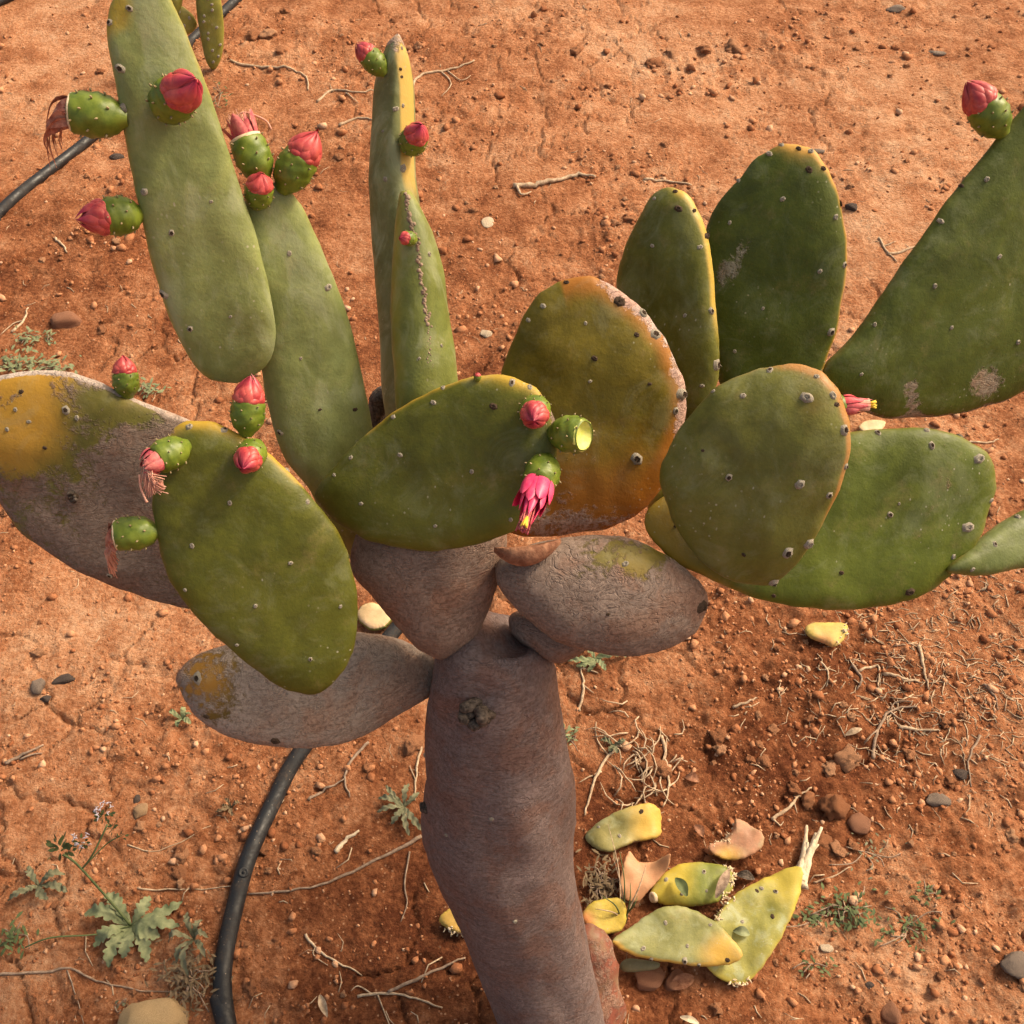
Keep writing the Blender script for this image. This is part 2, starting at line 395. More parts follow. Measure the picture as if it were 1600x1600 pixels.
def pad(key, poly, zc, n, thick=.022, base=OLIVE, warmc=YEL, barkc=BARK, bark=None, warm=None, wax=.0, bend=(0, 0), parent=None,
        name='pad', nworld=None, lump=.0022, N=110, R=18, mat_='pad', ragged=0.032, seed=None, pw=4.5):
    seed = sum(ord(c) for c in key)
    out = smooth_closed(poly, N)
    cpx, cpy = out.mean(0)
    c = P(cpx, cpy, zc)
    nn = camdir(*n) if nworld is None else Vector(nworld).normalized()
    ax = (CX-nn*CX.dot(nn)).normalized(); ay = nn.cross(ax)
    ol = []
    for (x, y) in out:
        d = ray(x, y); t = (c-CAM).dot(nn)/d.dot(nn); q = CAM+d*t-c; ol.append((q.dot(ax), q.dot(ay)))
    ol = np.array(ol)
    cen = ol.mean(0); c = c+ax*cen[0]+ay*cen[1]; ol = ol-cen
    if ragged:
        th = np.linspace(0, 2*np.pi, N, endpoint=False); ct, sn = np.cos(th), np.sin(th)
        ol = ol*(1+ragged*(.6*perlin(9.3+seed+3.1*ct, seed+.5+3.1*sn)+.55*perlin(3.3+seed+8*ct, seed*2+.5+8*sn)))[:, None]
    size = np.abs(ol).max()
    vs = []; rr = []
    rad = [math.sin(j/R*math.pi/2) for j in range(R+1)]
    def pos(a, b, h):
        off = bend[0]*a*a+bend[1]*b*b
        off += lump*2.2*float(perlin(np.array(a*14+seed), np.array(b*14+seed*1.7)))+lump*.8*float(perlin(np.array(a*37+seed), np.array(b*37)))
        return ax*a+ay*b+nn*(off+h)
    vs.append(pos(0, 0, thick/2)); rr.append(0)
    for j in range(1, R+1):
        hh = thick/2*math.sqrt(max(0, 1-rad[j]**pw))
        for (a, b) in ol*rad[j]: vs.append(pos(a, b, hh)); rr.append(rad[j])
    nb = len(vs)
    vs.append(pos(0, 0, -thick/2)); rr.append(0)
    for j in range(1, R):
        hh = thick/2*math.sqrt(max(0, 1-rad[j]**pw))
        for (a, b) in ol*rad[j]: vs.append(pos(a, b, -hh)); rr.append(rad[j])
    f = []
    def F_(j, k): return 1+(j-1)*N+k % N
    def B_(j, k): return F_(R, k) if j == R else nb+1+(j-1)*N+k % N
    for k in range(N):
        f.append((0, F_(1, k), F_(1, k+1))); f.append((nb, B_(1, k+1), B_(1, k)))
        for j in range(1, R):
            f.append((F_(j, k), F_(j+1, k), F_(j+1, k+1), F_(j, k+1)))
            f.append((B_(j, k), B_(j, k+1), B_(j+1, k+1), B_(j+1, k)))
    me = mesh('pad_'+key, vs, f)
    pxy = np.array([proj(c+v)[:2] for v in vs]); rr = np.array(rr); nvt = len(vs)
    bk = np.zeros(nvt) if bark is None else bark(pxy[:, 0], pxy[:, 1], rr)
    wm = np.zeros(nvt) if warm is None else warm(pxy[:, 0], pxy[:, 1], rr)
    one = np.ones((nvt, 1))
    if callable(barkc): barkc = barkc(pxy[:, 0], pxy[:, 1], rr)
    setattrs(me, dict(base=one*np.array(base), warmc=one*np.array(warmc), barkc=one*np.array(barkc), bark=np.broadcast_to(bk, nvt), warm=np.broadcast_to(wm, nvt), wax=np.full(nvt, wax)))
    par = cactus if parent is None else parent
    o = link(name, me, M[mat_], par if par != 'top' else None, c-wloc(par) if par != 'top' else c)
    bvh = BVHTree.FromPolygons([c+v for v in vs], f)
    PADS[key] = dict(o=o, c=c, n=nn, bvh=bvh, size=size)
    return o
def hit(key, px, py):
    d = ray(px, py).normalized(); p = PADS[key]
    l, nrm, _, _ = p['bvh'].ray_cast(CAM, d)
    if l is None:
        t = (p['c']-CAM).dot(p['n'])/d.dot(p['n']); l, nrm, _, _ = p['bvh'].find_nearest(CAM+d*t)
    return l, (nrm if nrm.dot(CAM-l) > 0 else -nrm)
def areole_mesh(seed, dark):
    r = random.Random(seed); mb = MB(); Z_ = Vector((0, 0, 1))
    prof = [(-.3, 1.3), (.02, 1.0), (.30, .78), (.46, .55), (.36, .36), (.30, .18), (.42, .02)]
    mb.lathe(Vector((0, 0, 0)), Z_, prof, 11, lambda h, t: 1+.14*math.sin(2*t+seed)+.10*math.sin(5*t+seed*2))
    for _ in range(9):
        a = r.uniform(0, 6.28); q = r.uniform(.05, .6); p = Vector((math.cos(a)*q, math.sin(a)*q, .1))
        mb.tube([p, p+Vector((r.uniform(-.35, .35), r.uniform(-.35, .35), r.uniform(.35, .8)))], [.11, .03], 4)
    me = mesh('areole', mb.v, mb.f); me.materials.append(M['areole_dark' if dark else 'areole_pale']); return me
AM = [areole_mesh(i, False) for i in range(4)]; AD = [areole_mesh(i+9, True) for i in range(3)]
def mixed_mesh(seed):      # pale wool ring with dark centre
    me = areole_mesh(seed, False); me.materials.append(M['areole_dark'])
    for p in me.polygons:
        c = p.center
        if math.hypot(c.x, c.y) < .5: p.material_index = 1
    return me
AX = [mixed_mesh(i+30) for i in range(3)]
def areoles(key, pts):
    p = PADS[key]
    for i, q in enumerate(pts):
        d = q[2] if len(q) > 2 else 8; kind = q[3] if len(q) > 3 else ('x' if d > 10 else 'p')
        l, nr = hit(key, q[0], q[1])
        z = -(l-CAM).dot(CZ); s = d*z/F/2*.92
        me = rnd.choice({'p': AM, 'x': AX, 'd': AD}[kind])
        o = link('areole', me, None, p['o'], l-p['c'])
        o.rotation_mode = 'QUATERNION'; o.rotation_quaternion = Vector(nr).to_track_quat('Z', 'Y'); o.scale = (s, s*rnd.uniform(.85, 1.1), s*rnd.uniform(.75, 1.15))

# trunk -------------------------------------------------------------
def build_trunk():
    # (left px, right px, y px, depth)
    st = [(800, 960, 1720, 1.40), (792, 948, 1640, 1.355), (778, 936, 1580, 1.325), (752, 926, 1510, 1.29), (722, 914, 1440, 1.255), (690, 903, 1370, 1.215), (664, 899, 1300, 1.175),
          (662, 895, 1240, 1.14), (664, 891, 1180, 1.11), (667, 884, 1120, 1.08), (668, 872, 1065, 1.055), (671, 864, 1030, 1.04), (678, 856, 1004, 1.03), (698, 838, 988, 1.025), (745, 800, 980, 1.022)]
    ctr = [P((a+b)/2, y, z) for a, b, y, z in st]; wd = [(b-a)/2*z/F for a, b, y, z in st]
    cc = smooth_path(ctr, 7); k = np.linspace(0, len(wd)-1, len(cc)); ws = np.interp(k, range(len(wd)), wd)
    seg = 64; V = []; ff = []
    for i, p in enumerate(cc):
        t = (cc[min(i+1, len(cc)-1)]-cc[max(i-1, 0)]).normalized()
        a = (CX-t*CX.dot(t)).normalized(); b = t.cross(a)
        for s_ in range(seg):
            th = 2*math.pi*s_/seg
            nz = .009*float(perlin(np.array(1.6*math.cos(th)+5), np.array(1.6*math.sin(th)+i*.085)))+.0016*float(perlin(np.array(7*math.cos(th)+5), np.array(7*math.sin(th)+i*.4)))
            V.append(p+a*math.cos(th)*(ws[i]+nz)+b*math.sin(th)*(ws[i]*.90+nz))
    n = len(cc)
    for i in range(n-1):
        for s_ in range(seg): ff.append((i*seg+s_, i*seg+(s_+1) % seg, (i+1)*seg+(s_+1) % seg, (i+1)*seg+s_))
    V.append(cc[-1]+(cc[-1]-cc[-2])*.4); e = len(V)-1
    for s_ in range(seg): ff.append(((n-1)*seg+s_, (n-1)*seg+(s_+1) % seg, e))
    me = mesh('trunk', [v-base_pt for v in V], ff)
    nv = len(V); one = np.ones((nv, 1))
    setattrs(me, dict(base=one*np.array(BARKP), warmc=one*np.array(ORA), barkc=one*np.array(BARKP), bark=np.ones(nv)*1.2, warm=np.zeros(nv), wax=np.zeros(nv)))
    o = link('trunk', me, M['pad'], cactus)
    PADS['trunk'] = dict(o=o, c=base_pt, n=CZ, bvh=BVHTree.FromPolygons(V, ff), size=.1)
    return o
trunk = build_trunk()
def blob(name, pts_r, material, parent, attrs=None, seg=20, noise=.0, seed=1):
    """continuous lofted lump through (point, radius) stations"""
    pts = smooth_path([p for p, r in pts_r], 5); rs = np.interp(np.linspace(0, len(pts_r)-1, len(pts)), range(len(pts_r)), [r for p, r in pts_r])
    V = []; ff = []; prev = None
    for i, p in enumerate(pts):
        t = (pts[min(i+1, len(pts)-1)]-pts[max(i-1, 0)]).normalized()
        a = (CX-t*CX.dot(t)).normalized(); b = t.cross(a)
        for k in range(seg):
            th = 2*math.pi*k/seg; r = rs[i]*(1+noise*float(perlin(np.array(1.6*math.cos(th)+seed), np.array(1.6*math.sin(th)+i*.35))))
            V.append(p+(a*math.cos(th)+b*math.sin(th))*r)
    n = len(pts)
    for i in range(n-1):
        for k in range(seg): ff.append((i*seg+k, i*seg+(k+1) % seg, (i+1)*seg+(k+1) % seg, (i+1)*seg+k))
    ff.append(tuple(range(seg))[::-1]); ff.append(tuple((n-1)*seg+k for k in range(seg)))
    loc = pts[len(pts)//2]
    me = mesh(name, [v-loc for v in V], ff); nv = len(V); one = np.ones((nv, 1))
    if attrs: setattrs(me, {k: (one*np.array(v) if hasattr(v, '__len__') else np.full(nv, v)) for k, v in attrs.items()})
    return link(name, me, material, parent, loc-wloc(parent) if parent else loc)
# swollen reddish root collar beside the trunk foot
blob('root_collar', [(P(915, 1680, 1.41), .046), (P(922, 1620, 1.385), .046), (P(924, 1560, 1.36), .040), (P(922, 1510, 1.335), .034), (P(920, 1475, 1.32), .026), (P(918, 1455, 1.31), .012)], M['pad'], cactus,
     dict(base=(.21, .068, .042), warmc=(.30, .13, .085), barkc=(.33, .225, .175), bark=.47, warm=.35, wax=.3), noise=.30, seed=4)

# pads ---------------------------------------------------------------
rimw = lambda k=.6, p=14: (lambda x, y, r: k*r**p)
# brown woody pads
pad('A', [(548, 880), (575, 800), (640, 760), (720, 760), (780, 790), (792, 845), (783, 895), (762, 955), (737, 1000), (700, 1025), (665, 1018), (632, 990), (592, 940)], .985, (.05, -.35, .93), .085, BARK, barkc=(.255, .185, .148), bark=lambda x, y, r: np.full(x.shape, 1.2), lump=.003, pw=2.2)
pad('B', [(774, 895), (790, 868), (835, 850), (905, 838), (980, 840), (1045, 870), (1085, 900), (1104, 930), (1096, 972), (1060, 1005), (1000, 1023), (930, 1018), (868, 1000), (815, 960), (785, 925)], .965, (.05, -.1, 1), .075, (.15, .125, .02), (.27, .16, .02), (.250, .190, .158),
    bark=lambda x, y, r: 1.0-.64*np.clip(1.3-np.hypot((x-985)/100, (y-872)/44), 0, 1), warm=lambda x, y, r: .35*bl(x, y, 1000, 900, 90), lump=.0022, pw=2.4)
pad('B2', [(800, 958), (850, 955), (930, 985), (915, 1015), (872, 1036), (835, 1018), (800, 990)], 1.02, (0, 0, 1), .06, barkc=BARK, bark=lambda x, y, r: np.full(x.shape, 1.2), lump=.003, pw=2.2, N=48, R=10)
pad('C', [(274, 1062), (296, 1030), (350, 1008), (430, 990), (520, 985), (600, 993), (655, 1012), (688, 1045), (684, 1078), (640, 1108), (570, 1148), (510, 1166), (430, 1168), (350, 1148), (300, 1112)], 1.06, (.18, .10, .97), .065, (.16, .11, .02), (.40, .19, .025), (.335, .270, .222),
    bark=lambda x, y, r: .95-.52*bl(x, y, 318, 1062, 70), warm=lambda x, y, r: .8*bl(x, y, 310, 1060, 70), lump=.0024, pw=2.5)
pad('D', [(-45, 690), (-40, 630), (0, 588), (60, 579), (130, 587), (210, 622), (300, 660), (370, 720), (450, 790), (535, 865), (530, 915), (420, 948), (300, 951), (200, 922), (110, 882), (45, 840), (0, 785)], 1.03, (.06, -.30, .95), .034, (.135, .125, .02), (.46, .25, .028), lambda x, y, r: np.array([[.235, .176, .140]])+np.array([[.26, .24, .22]])*(sstep(.95, .99, r)*(y < 720))[:, None],
    bark=lambda x, y, r: np.clip(.86-.62*bl(x, y, 30, 655, 150)-.75*np.clip(1.1-np.hypot((x-215)/95, (y-628)/45), 0, 1)+.95*np.clip((r-.965)/.035, 0, 1)*(y < 720), 0, 1.2)-.30*np.clip((r-.80)/.2, 0, 1)*(y > 800),
    warm=lambda x, y, r: .95*bl(x, y, 20, 650, 110)+.35*r**8, lump=.0026)
# green pads of the left side
pad('E', [(243, 720), (262, 680), (300, 657), (350, 664), (420, 708), (488, 778), (538, 848), (556, 920), (556, 990), (540, 1045), (500, 1080), (450, 1076), (395, 1042), (330, 988), (280, 930), (252, 865), (241, 790)], .895, (.14, -.26, .95), .026, OLIVE, YEL,
    warm=lambda x, y, r: .5*r**20*(y < 760)+.3*r**26+.3*bl(x, y, 330, 660, 80)*r**4, bark=lambda x, y, r: .42*r**10*bl(x, y, 265, 680, 60), lump=.0018, bend=(.25, .15))
pad('H2', [(377, 340), (398, 296), (440, 288), (478, 336), (520, 430), (552, 525), (580, 655), (600, 770), (604, 850), (582, 880), (545, 872), (510, 825), (485, 768), (440, 705), (412, 600), (398, 460)], .925, (.30, -.46, .84), .026, PALE, (.33, .27, .04),
    warm=lambda x, y, r: .45*sstep(640, 860, y)+.35*r**14, wax=.55, lump=.0022)
pad('H1', [(168, 60), (172, 5), (200, -55), (240, -50), (275, 15), (320, 125), (368, 270), (405, 385), (428, 490), (428, 545), (402, 582), (360, 598), (312, 582), (268, 505), (236, 405), (207, 275), (182, 140)], .80, (.30, -.48, .83), .023, PALE, (.40, .30, .035),
    warm=lambda x, y, r: .55*r**16*(x < 330)+.85*bl(x, y, 178, 20, 38), wax=.6, lump=.0022, bend=(.35, 0))
pad('F', [(494, 772), (512, 742), (560, 690), (625, 638), (695, 602), (755, 585), (815, 594), (855, 628), (872, 690), (862, 765), (825, 815), (760, 846), (685, 860), (605, 850), (540, 824), (508, 795)], .905, (-.20, -.22, .95), .028, OLIVE, YEL,
    warm=lambda x, y, r: .5*r**20*(y < 680)+.25*r**26+.35*bl(x, y, 790, 600, 60)*r**3, bark=lambda x, y, r: .75*np.clip((r-.93)/.07, 0, 1)*bl(x, y, 850, 640, 55), lump=.0018, bend=(.2, .2))
# two upright pads seen edge on
pad('I1', [(587, 300), (589, 140), (600, 85), (617, 50), (629, 62), (634, 130), (640, 250), (652, 380), (664, 500), (672, 600), (676, 700), (655, 755), (625, 730), (606, 640), (602, 560), (595, 430)], .965, (-.58, -.28, .76), .034, (.165, .185, .065), (.55, .37, .09), (.40, .30, .24),
    warm=lambda x, y, r: .9*sstep(.87, .98, r)*(x > 615)*sstep(360, 250, y), bark=lambda x, y, r: .52*r**5*(y < 85), wax=.7, N=72)
pad('I2', [(624, 310), (634, 294), (650, 318), (682, 395), (698, 490), (707, 590), (708, 660), (690, 730), (655, 735), (628, 660), (620, 580), (618, 480), (620, 380)], .925, (.64, -.28, .71), .046, (.150, .185, .040), (.33, .29, .04), (.32, .25, .17),
    warm=lambda x, y, r: .5*r**6*(x < 690), wax=.5, N=72, pw=2.2)
# right-hand group
pad('J', [(780, 610), (785, 575), (802, 528), (842, 460), (900, 432), (952, 442), (1010, 490), (1050, 550), (1073, 620), (1062, 690), (1036, 758), (1000, 800), (940, 826), (860, 838), (800, 832), (765, 800), (765, 700)], .995, (.0, -.33, .94), .030, (.150, .122, .008), (.34, .130, .014), (.50, .39, .35),
    warm=lambda x, y, r: .75*sstep(600, 800, y)+.8*sstep(.72, 1, r)*(x > 880)+.02, bark=lambda x, y, r: .72*sstep(.84, 1.0, r)*sstep(870, 990, x)*(y < 740)+.42*sstep(760, 830, y)+.38*bl(x, y, 900, 760, 110)*.6, lump=.0024, bend=(-.2, 0))
pad('Q', [(1015, 800), (1040, 740), (1085, 670), (1150, 620), (1230, 592), (1290, 592), (1306, 640), (1290, 720), (1190, 800), (1090, 835)], 1.08, (.35, -.2, .9), .046, DEEP, YEL, warm=rimw())
pad('K1', [(964, 440), (972, 400), (995, 345), (1020, 305), (1046, 293), (1072, 302), (1094, 338), (1110, 395), (1119, 480), (1124, 560), (1116, 610), (1090, 655), (1055, 672), (1010, 610), (975, 520)], 1.03, (-.42, -.30, .85), .032, (.110, .118, .012), (.50, .34, .06), warm=lambda x, y, r: .68*sstep(.90, 1.0, r)*sstep(1030, 1075, x)*sstep(560, 440, y)+.25*r**10, wax=.15)
pad('K2', [(1100, 370), (1120, 322), (1155, 278), (1192, 240), (1232, 223), (1270, 234), (1302, 285), (1320, 360), (1322, 420), (1312, 490), (1298, 545), (1270, 600), (1210, 640), (1150, 640), (1112, 560), (1098, 460)], 1.065, (-.12, -.36, .92), .026, DEEP, (.50, .27, .045), (.27, .255, .20),
    warm=lambda x, y, r: .6*sstep(.93, 1.0, r)*sstep(1190, 1260, x)+.55*bl(x, y, 1255, 245, 60)*r**4, bark=lambda x, y, r: .66*np.clip(1.3-np.hypot((x-1150+.5*(y-405))/24, (y-405)/56), 0, 1), lump=.0018)
pad('L', [(1286, 578), (1330, 528), (1392, 440), (1456, 345), (1515, 272), (1580, 190), (1650, 120), (1720, 130), (1760, 220), (1770, 360), (1740, 480), (1680, 560), (1600, 610), (1530, 638), (1450, 651), (1370, 651), (1315, 625)], 1.10, (.22, -.32, .92), .030, DEEP, (.20, .16, .02), (.30, .25, .19),
    warm=lambda x, y, r: .4*r**16, bark=lambda x, y, r: .72*bl(x, y, 1545, 600, 34)+.75*np.clip(1.6-np.hypot((x-1425)/12, (y-620)/32), 0, 1)+.55*bl(x, y, 1425, 568, 12)+.62*np.clip((r-.96)/.03, 0, 1)*(y > 600), lump=.0018)
pad('N', [(1003, 815), (1020, 785), (1070, 755), (1150, 720), (1240, 690), (1330, 675), (1425, 668), (1500, 684), (1543, 710), (1553, 752), (1532, 830), (1492, 890), (1445, 925), (1390, 945), (1300, 952), (1200, 940), (1112, 906), (1040, 866)], .975, (.05, -.12, .99), .028, GREEN, (.30, .19, .02),
    warm=lambda x, y, r: .75*sstep(1200, 1020, x)+.4*r**18, lump=.0022, bend=(.15, .15))
pad('O', [(1482, 892), (1500, 868), (1545, 830), (1600, 796), (1665, 770), (1720, 775), (1735, 820), (1700, 865), (1640, 882), (1585, 890), (1535, 899)], 1.0, (.2, .2, .96), .026, (.12, .155, .040), YEL, warm=rimw(.35), wax=.2)
pad('M', [(1031, 752), (1042, 705), (1068, 662), (1110, 614), (1148, 592), (1190, 580), (1240, 573), (1285, 582), (1316, 622), (1330, 690), (1312, 765), (1272, 845), (1228, 905), (1192, 922), (1140, 914), (1092, 882), (1056, 828)], .905, (-.26, -.26, .93), .026, (.132, .140, .022), (.36, .17, .04), (.34, .22, .16),
    warm=lambda x, y, r: .80*sstep(.92, .99, r)*sstep(1180, 1270, x)*sstep(860, 740, y)+.3*bl(x, y, 1270, 640, 70)+.3*r**20, bark=lambda x, y, r: .50*sstep(.95, 1, r)*bl(x, y, 1305, 625, 45), wax=.08, lump=.003, bend=(-.5, -1.1))

areoles('E', [(296, 666, 10), (351, 671, 11), (451, 733, 10), (481, 784, 9), (359, 786, 9), (300, 853, 9), (454, 880, 8), (399, 947, 8), (289, 922, 8), (532, 948, 7), (370, 1008, 7), (485, 1030, 8, 'x'), (546, 869, 7)])
areoles('D', [(103, 641, 15, 'x'), (114, 776, 17, 'd'), (171, 900, 10, 'x'), (24, 640, 8), (45, 659, 8), (11, 671, 8), (120, 653, 9), (70, 700, 7, 'd'), (33, 612, 8, 'd')])
areoles('H2', [(437, 676, 11, 'x'), (555, 640, 8, 'd'), (452, 396, 9), (513, 449, 12, 'p'), (470, 560, 6), (540, 770, 7, 'd'), (500, 640, 6, 'd')])
areoles('H1', [(188, 107, 17, 'x'), (190, 171, 18, 'p'), (225, 300, 13, 'p'), (268, 364, 11), (255, 460, 16, 'x'), (297, 514, 11), (202, 13, 12), (171, 35, 12), (360, 495, 6), (330, 315, 6)])
areoles('F', [(677, 629, 10), (692, 605, 9), (614, 651, 9), (548, 715, 8), (625, 711, 9), (737, 737, 9), (564, 787, 8), (680, 822, 7), (771, 635, 13, 'd'), (800, 598, 11), (522, 742, 7), (798, 812, 8), (828, 605, 9)])
areoles('I1', [(619, 170, 9), (630, 165, 7), (630, 263, 14, 'p'), (602, 280, 9), (626, 108, 6, 'd'), (628, 120, 6, 'd'), (598, 205, 5), (628, 75, 6, 'p')])
areoles('I2', [(671, 397, 8), (655, 560, 6), (690, 540, 6)])
areoles('J', [(929, 560, 11, 'd'), (922, 596, 7), (995, 717, 20, 'x'), (1067, 616, 20, 'x'), (1056, 642, 12, 'x'), (1024, 522, 19, 'x'), (968, 471, 20, 'd'), (1005, 489, 15, 'x'), (995, 523, 9, 'd'), (848, 478, 9), (915, 505, 7), (885, 441, 9, 'd'), (825, 500, 8), (1015, 600, 7, 'd')])
areoles('K1', [(1060, 326, 13, 'd'), (1106, 368, 13, 'd'), (1094, 386, 9), (1019, 384, 7), (1112, 486, 11, 'x'), (1070, 493, 7), (1121, 570, 17, 'x'), (1085, 329, 8, 'd'), (1055, 299, 8, 'd'), (1022, 310, 7), (1097, 603, 8)])
areoles('K2', [(1202, 240, 10), (1248, 232, 9, 'd'), (1264, 265, 12, 'd'), (1221, 226, 9), (1223, 311, 9), (1140, 348, 7), (1306, 339, 10), (1313, 318, 9, 'd'), (1320, 414, 11), (1281, 424, 8), (1192, 482, 6), (1299, 519, 15, 'x'), (1148, 549, 7), (1149, 278, 9), (1287, 263, 9, 'd'), (1267, 236, 9, 'p')])
areoles('L', [(1542, 280, 10), (1469, 345, 10), (1461, 447, 9), (1562, 401, 9), (1487, 512, 8), (1591, 535, 9), (1367, 507, 7), (1346, 585, 7), (1502, 290, 8, 'd')])
areoles('M', [(1260, 621, 21, 'p'), (1161, 618, 10), (1203, 578, 12), (1139, 746, 13, 'x'), (1250, 757, 17, 'p'), (1320, 672, 17, 'x'), (1276, 588, 9), (1296, 774, 13), (1231, 864, 19, 'x'), (1264, 850, 19, 'p'), (1209, 911, 17, 'x'), (1162, 867, 8, 'd'), (1322, 729, 11), (1098, 704, 6, 'd'), (1114, 611, 8), (1302, 618, 13, 'p'), (1308, 632, 10, 'd')])
areoles('N', [(1372, 676, 11), (1456, 696, 12), (1530, 717, 19, 'p'), (1391, 804, 11, 'x'), (1513, 824, 19, 'p'), (1315, 895, 8, 'd'), (1422, 925, 15, 'd'), (1499, 679, 12), (1549, 782, 9), (1209, 931, 8, 'd'), (1405, 787, 5), (1448, 672, 10), (1056, 822, 7, 'd'), (1490, 870, 9)])
areoles('O', [(1590, 807, 10), (1555, 850, 9, 'x'), (1520, 890, 8)])
areoles('C', [(430, 1158, 15, 'd'), (308, 1060, 16, 'x'), (322, 1120, 10, 'd')])
areoles('B', [(977, 881, 12, 'p'), (1098, 948, 22, 'd'), (950, 960, 7, 'd')])
areoles('trunk', [(805, 1440, 9, 'p'), (768, 1280, 8, 'p'), (664, 1180, 9, 'p'), (697, 1305, 7, 'p')])

# woody scar on the trunk, dead stub at the trunk side, scarred ridge, curled dead base of a lost pad
def scar(key, px, py, dpx, name, material, n=7, stretch=1.0, seed=0):
    r = random.Random(seed); l, nr = hit(key, px, py); z = -(l-CAM).dot(CZ); s = dpx*z/F/2
    a = CX-nr*CX.dot(nr); a.normalize(); b = nr.cross(a); mb = MB()
    for i in range(n):
        th = 2*math.pi*i/n+r.uniform(-.3, .3); q = r.uniform(.35, .8)*s
        p0 = l+(a*math.cos(th)*stretch+b*math.sin(th))*q-nr*s*.2
        p1 = l+(a*math.cos(th+1.2)*stretch+b*math.sin(th+1.2))*q*r.uniform(.5, 1.2)+nr*s*r.uniform(.1, .45)
        pm = (p0+p1)/2+nr*s*r.uniform(.1, .5)
        mb.tube(smooth_path([p0, pm, p1], 4), [s*.28]*4+[s*.32]*3+[s*.2]*2, 7)
    o = mb.build(name, material, PADS[key]['o'], l); return o
scar('trunk', 748, 1112, 62, 'scar', M['blackscar'], 10, 1.1, 3)
scar('D', 114, 776, 22, 'scar', M['blackscar'], 5, 1, 4)
scar('trunk', 664, 1262, 24, 'scar', M['blackscar'], 5, .6, 6)
def ridge():
    mb = MB(); pts = [(634, 298), (638, 325), (643, 352), (652, 380), (656, 420), (661, 450), (665, 480), (668, 500), (671, 540), (674, 575)]
    for i, q in enumerate(pts[:-1]):
        for k in range(12):
            t = k/12; x = q[0]+(pts[i+1][0]-q[0])*t+rnd.gauss(0, 2.0); y = q[1]+(pts[i+1][1]-q[1])*t
            l, nr = hit('I2', x, y); s = rnd.uniform(.0007, .0024)*(1 if y < 510 else .6)
            mb.lathe(l-nr*s*.4, nr, [(-.2*s, 1.1*s), (.3*s, s), (.7*s, .6*s), (.85*s, .05*s)], 6)
    mb.build('corky_ridge', M['twig'], PADS['I2']['o'], PADS['I2']['c'])
ridge()
def curled_base():
    o = P(824, 852, .93); mb = MB(); a = CX; b = CY; c = CZ
    def fn(u, v):
        x = (u-.5)*2; wd = .026*(1-.85*abs(x)**2.2)
        th = math.radians(-115+230*v)
        return o+a*(x*.029)+b*(-.006+.010*x*x*.7+.004*x+wd*.42*(-math.cos(th)))+c*(wd*.55*math.sin(th)+.004)
    mb.grid(fn, 18, 14)
    n0 = len(mb.v)
    ob = mb.build('dead_pad_base', M['deadpad'], cactus, o)
    sm = ob.modifiers.new('thick', 'SOLIDIFY'); sm.thickness = .0018
M['deadpad'] = simple('dried_pad_skin', (.17, .065, .035), (.36, .18, .105), 110, .85, .004)
curled_base()
def dead_stub():
    mb = MB(); 
    mb.tube(smooth_path([P(588, 668, 1.06), P(590, 645, 1.05), P(594, 622, 1.04), P(588, 612, 1.035)], 4), [.010]*5+[.011]*4+[.012, .011, .010, .004], 9)
    o = mb.build('dead_stub', M['blackscar'], cactus, P(590, 640, 1.05))
dead_stub()

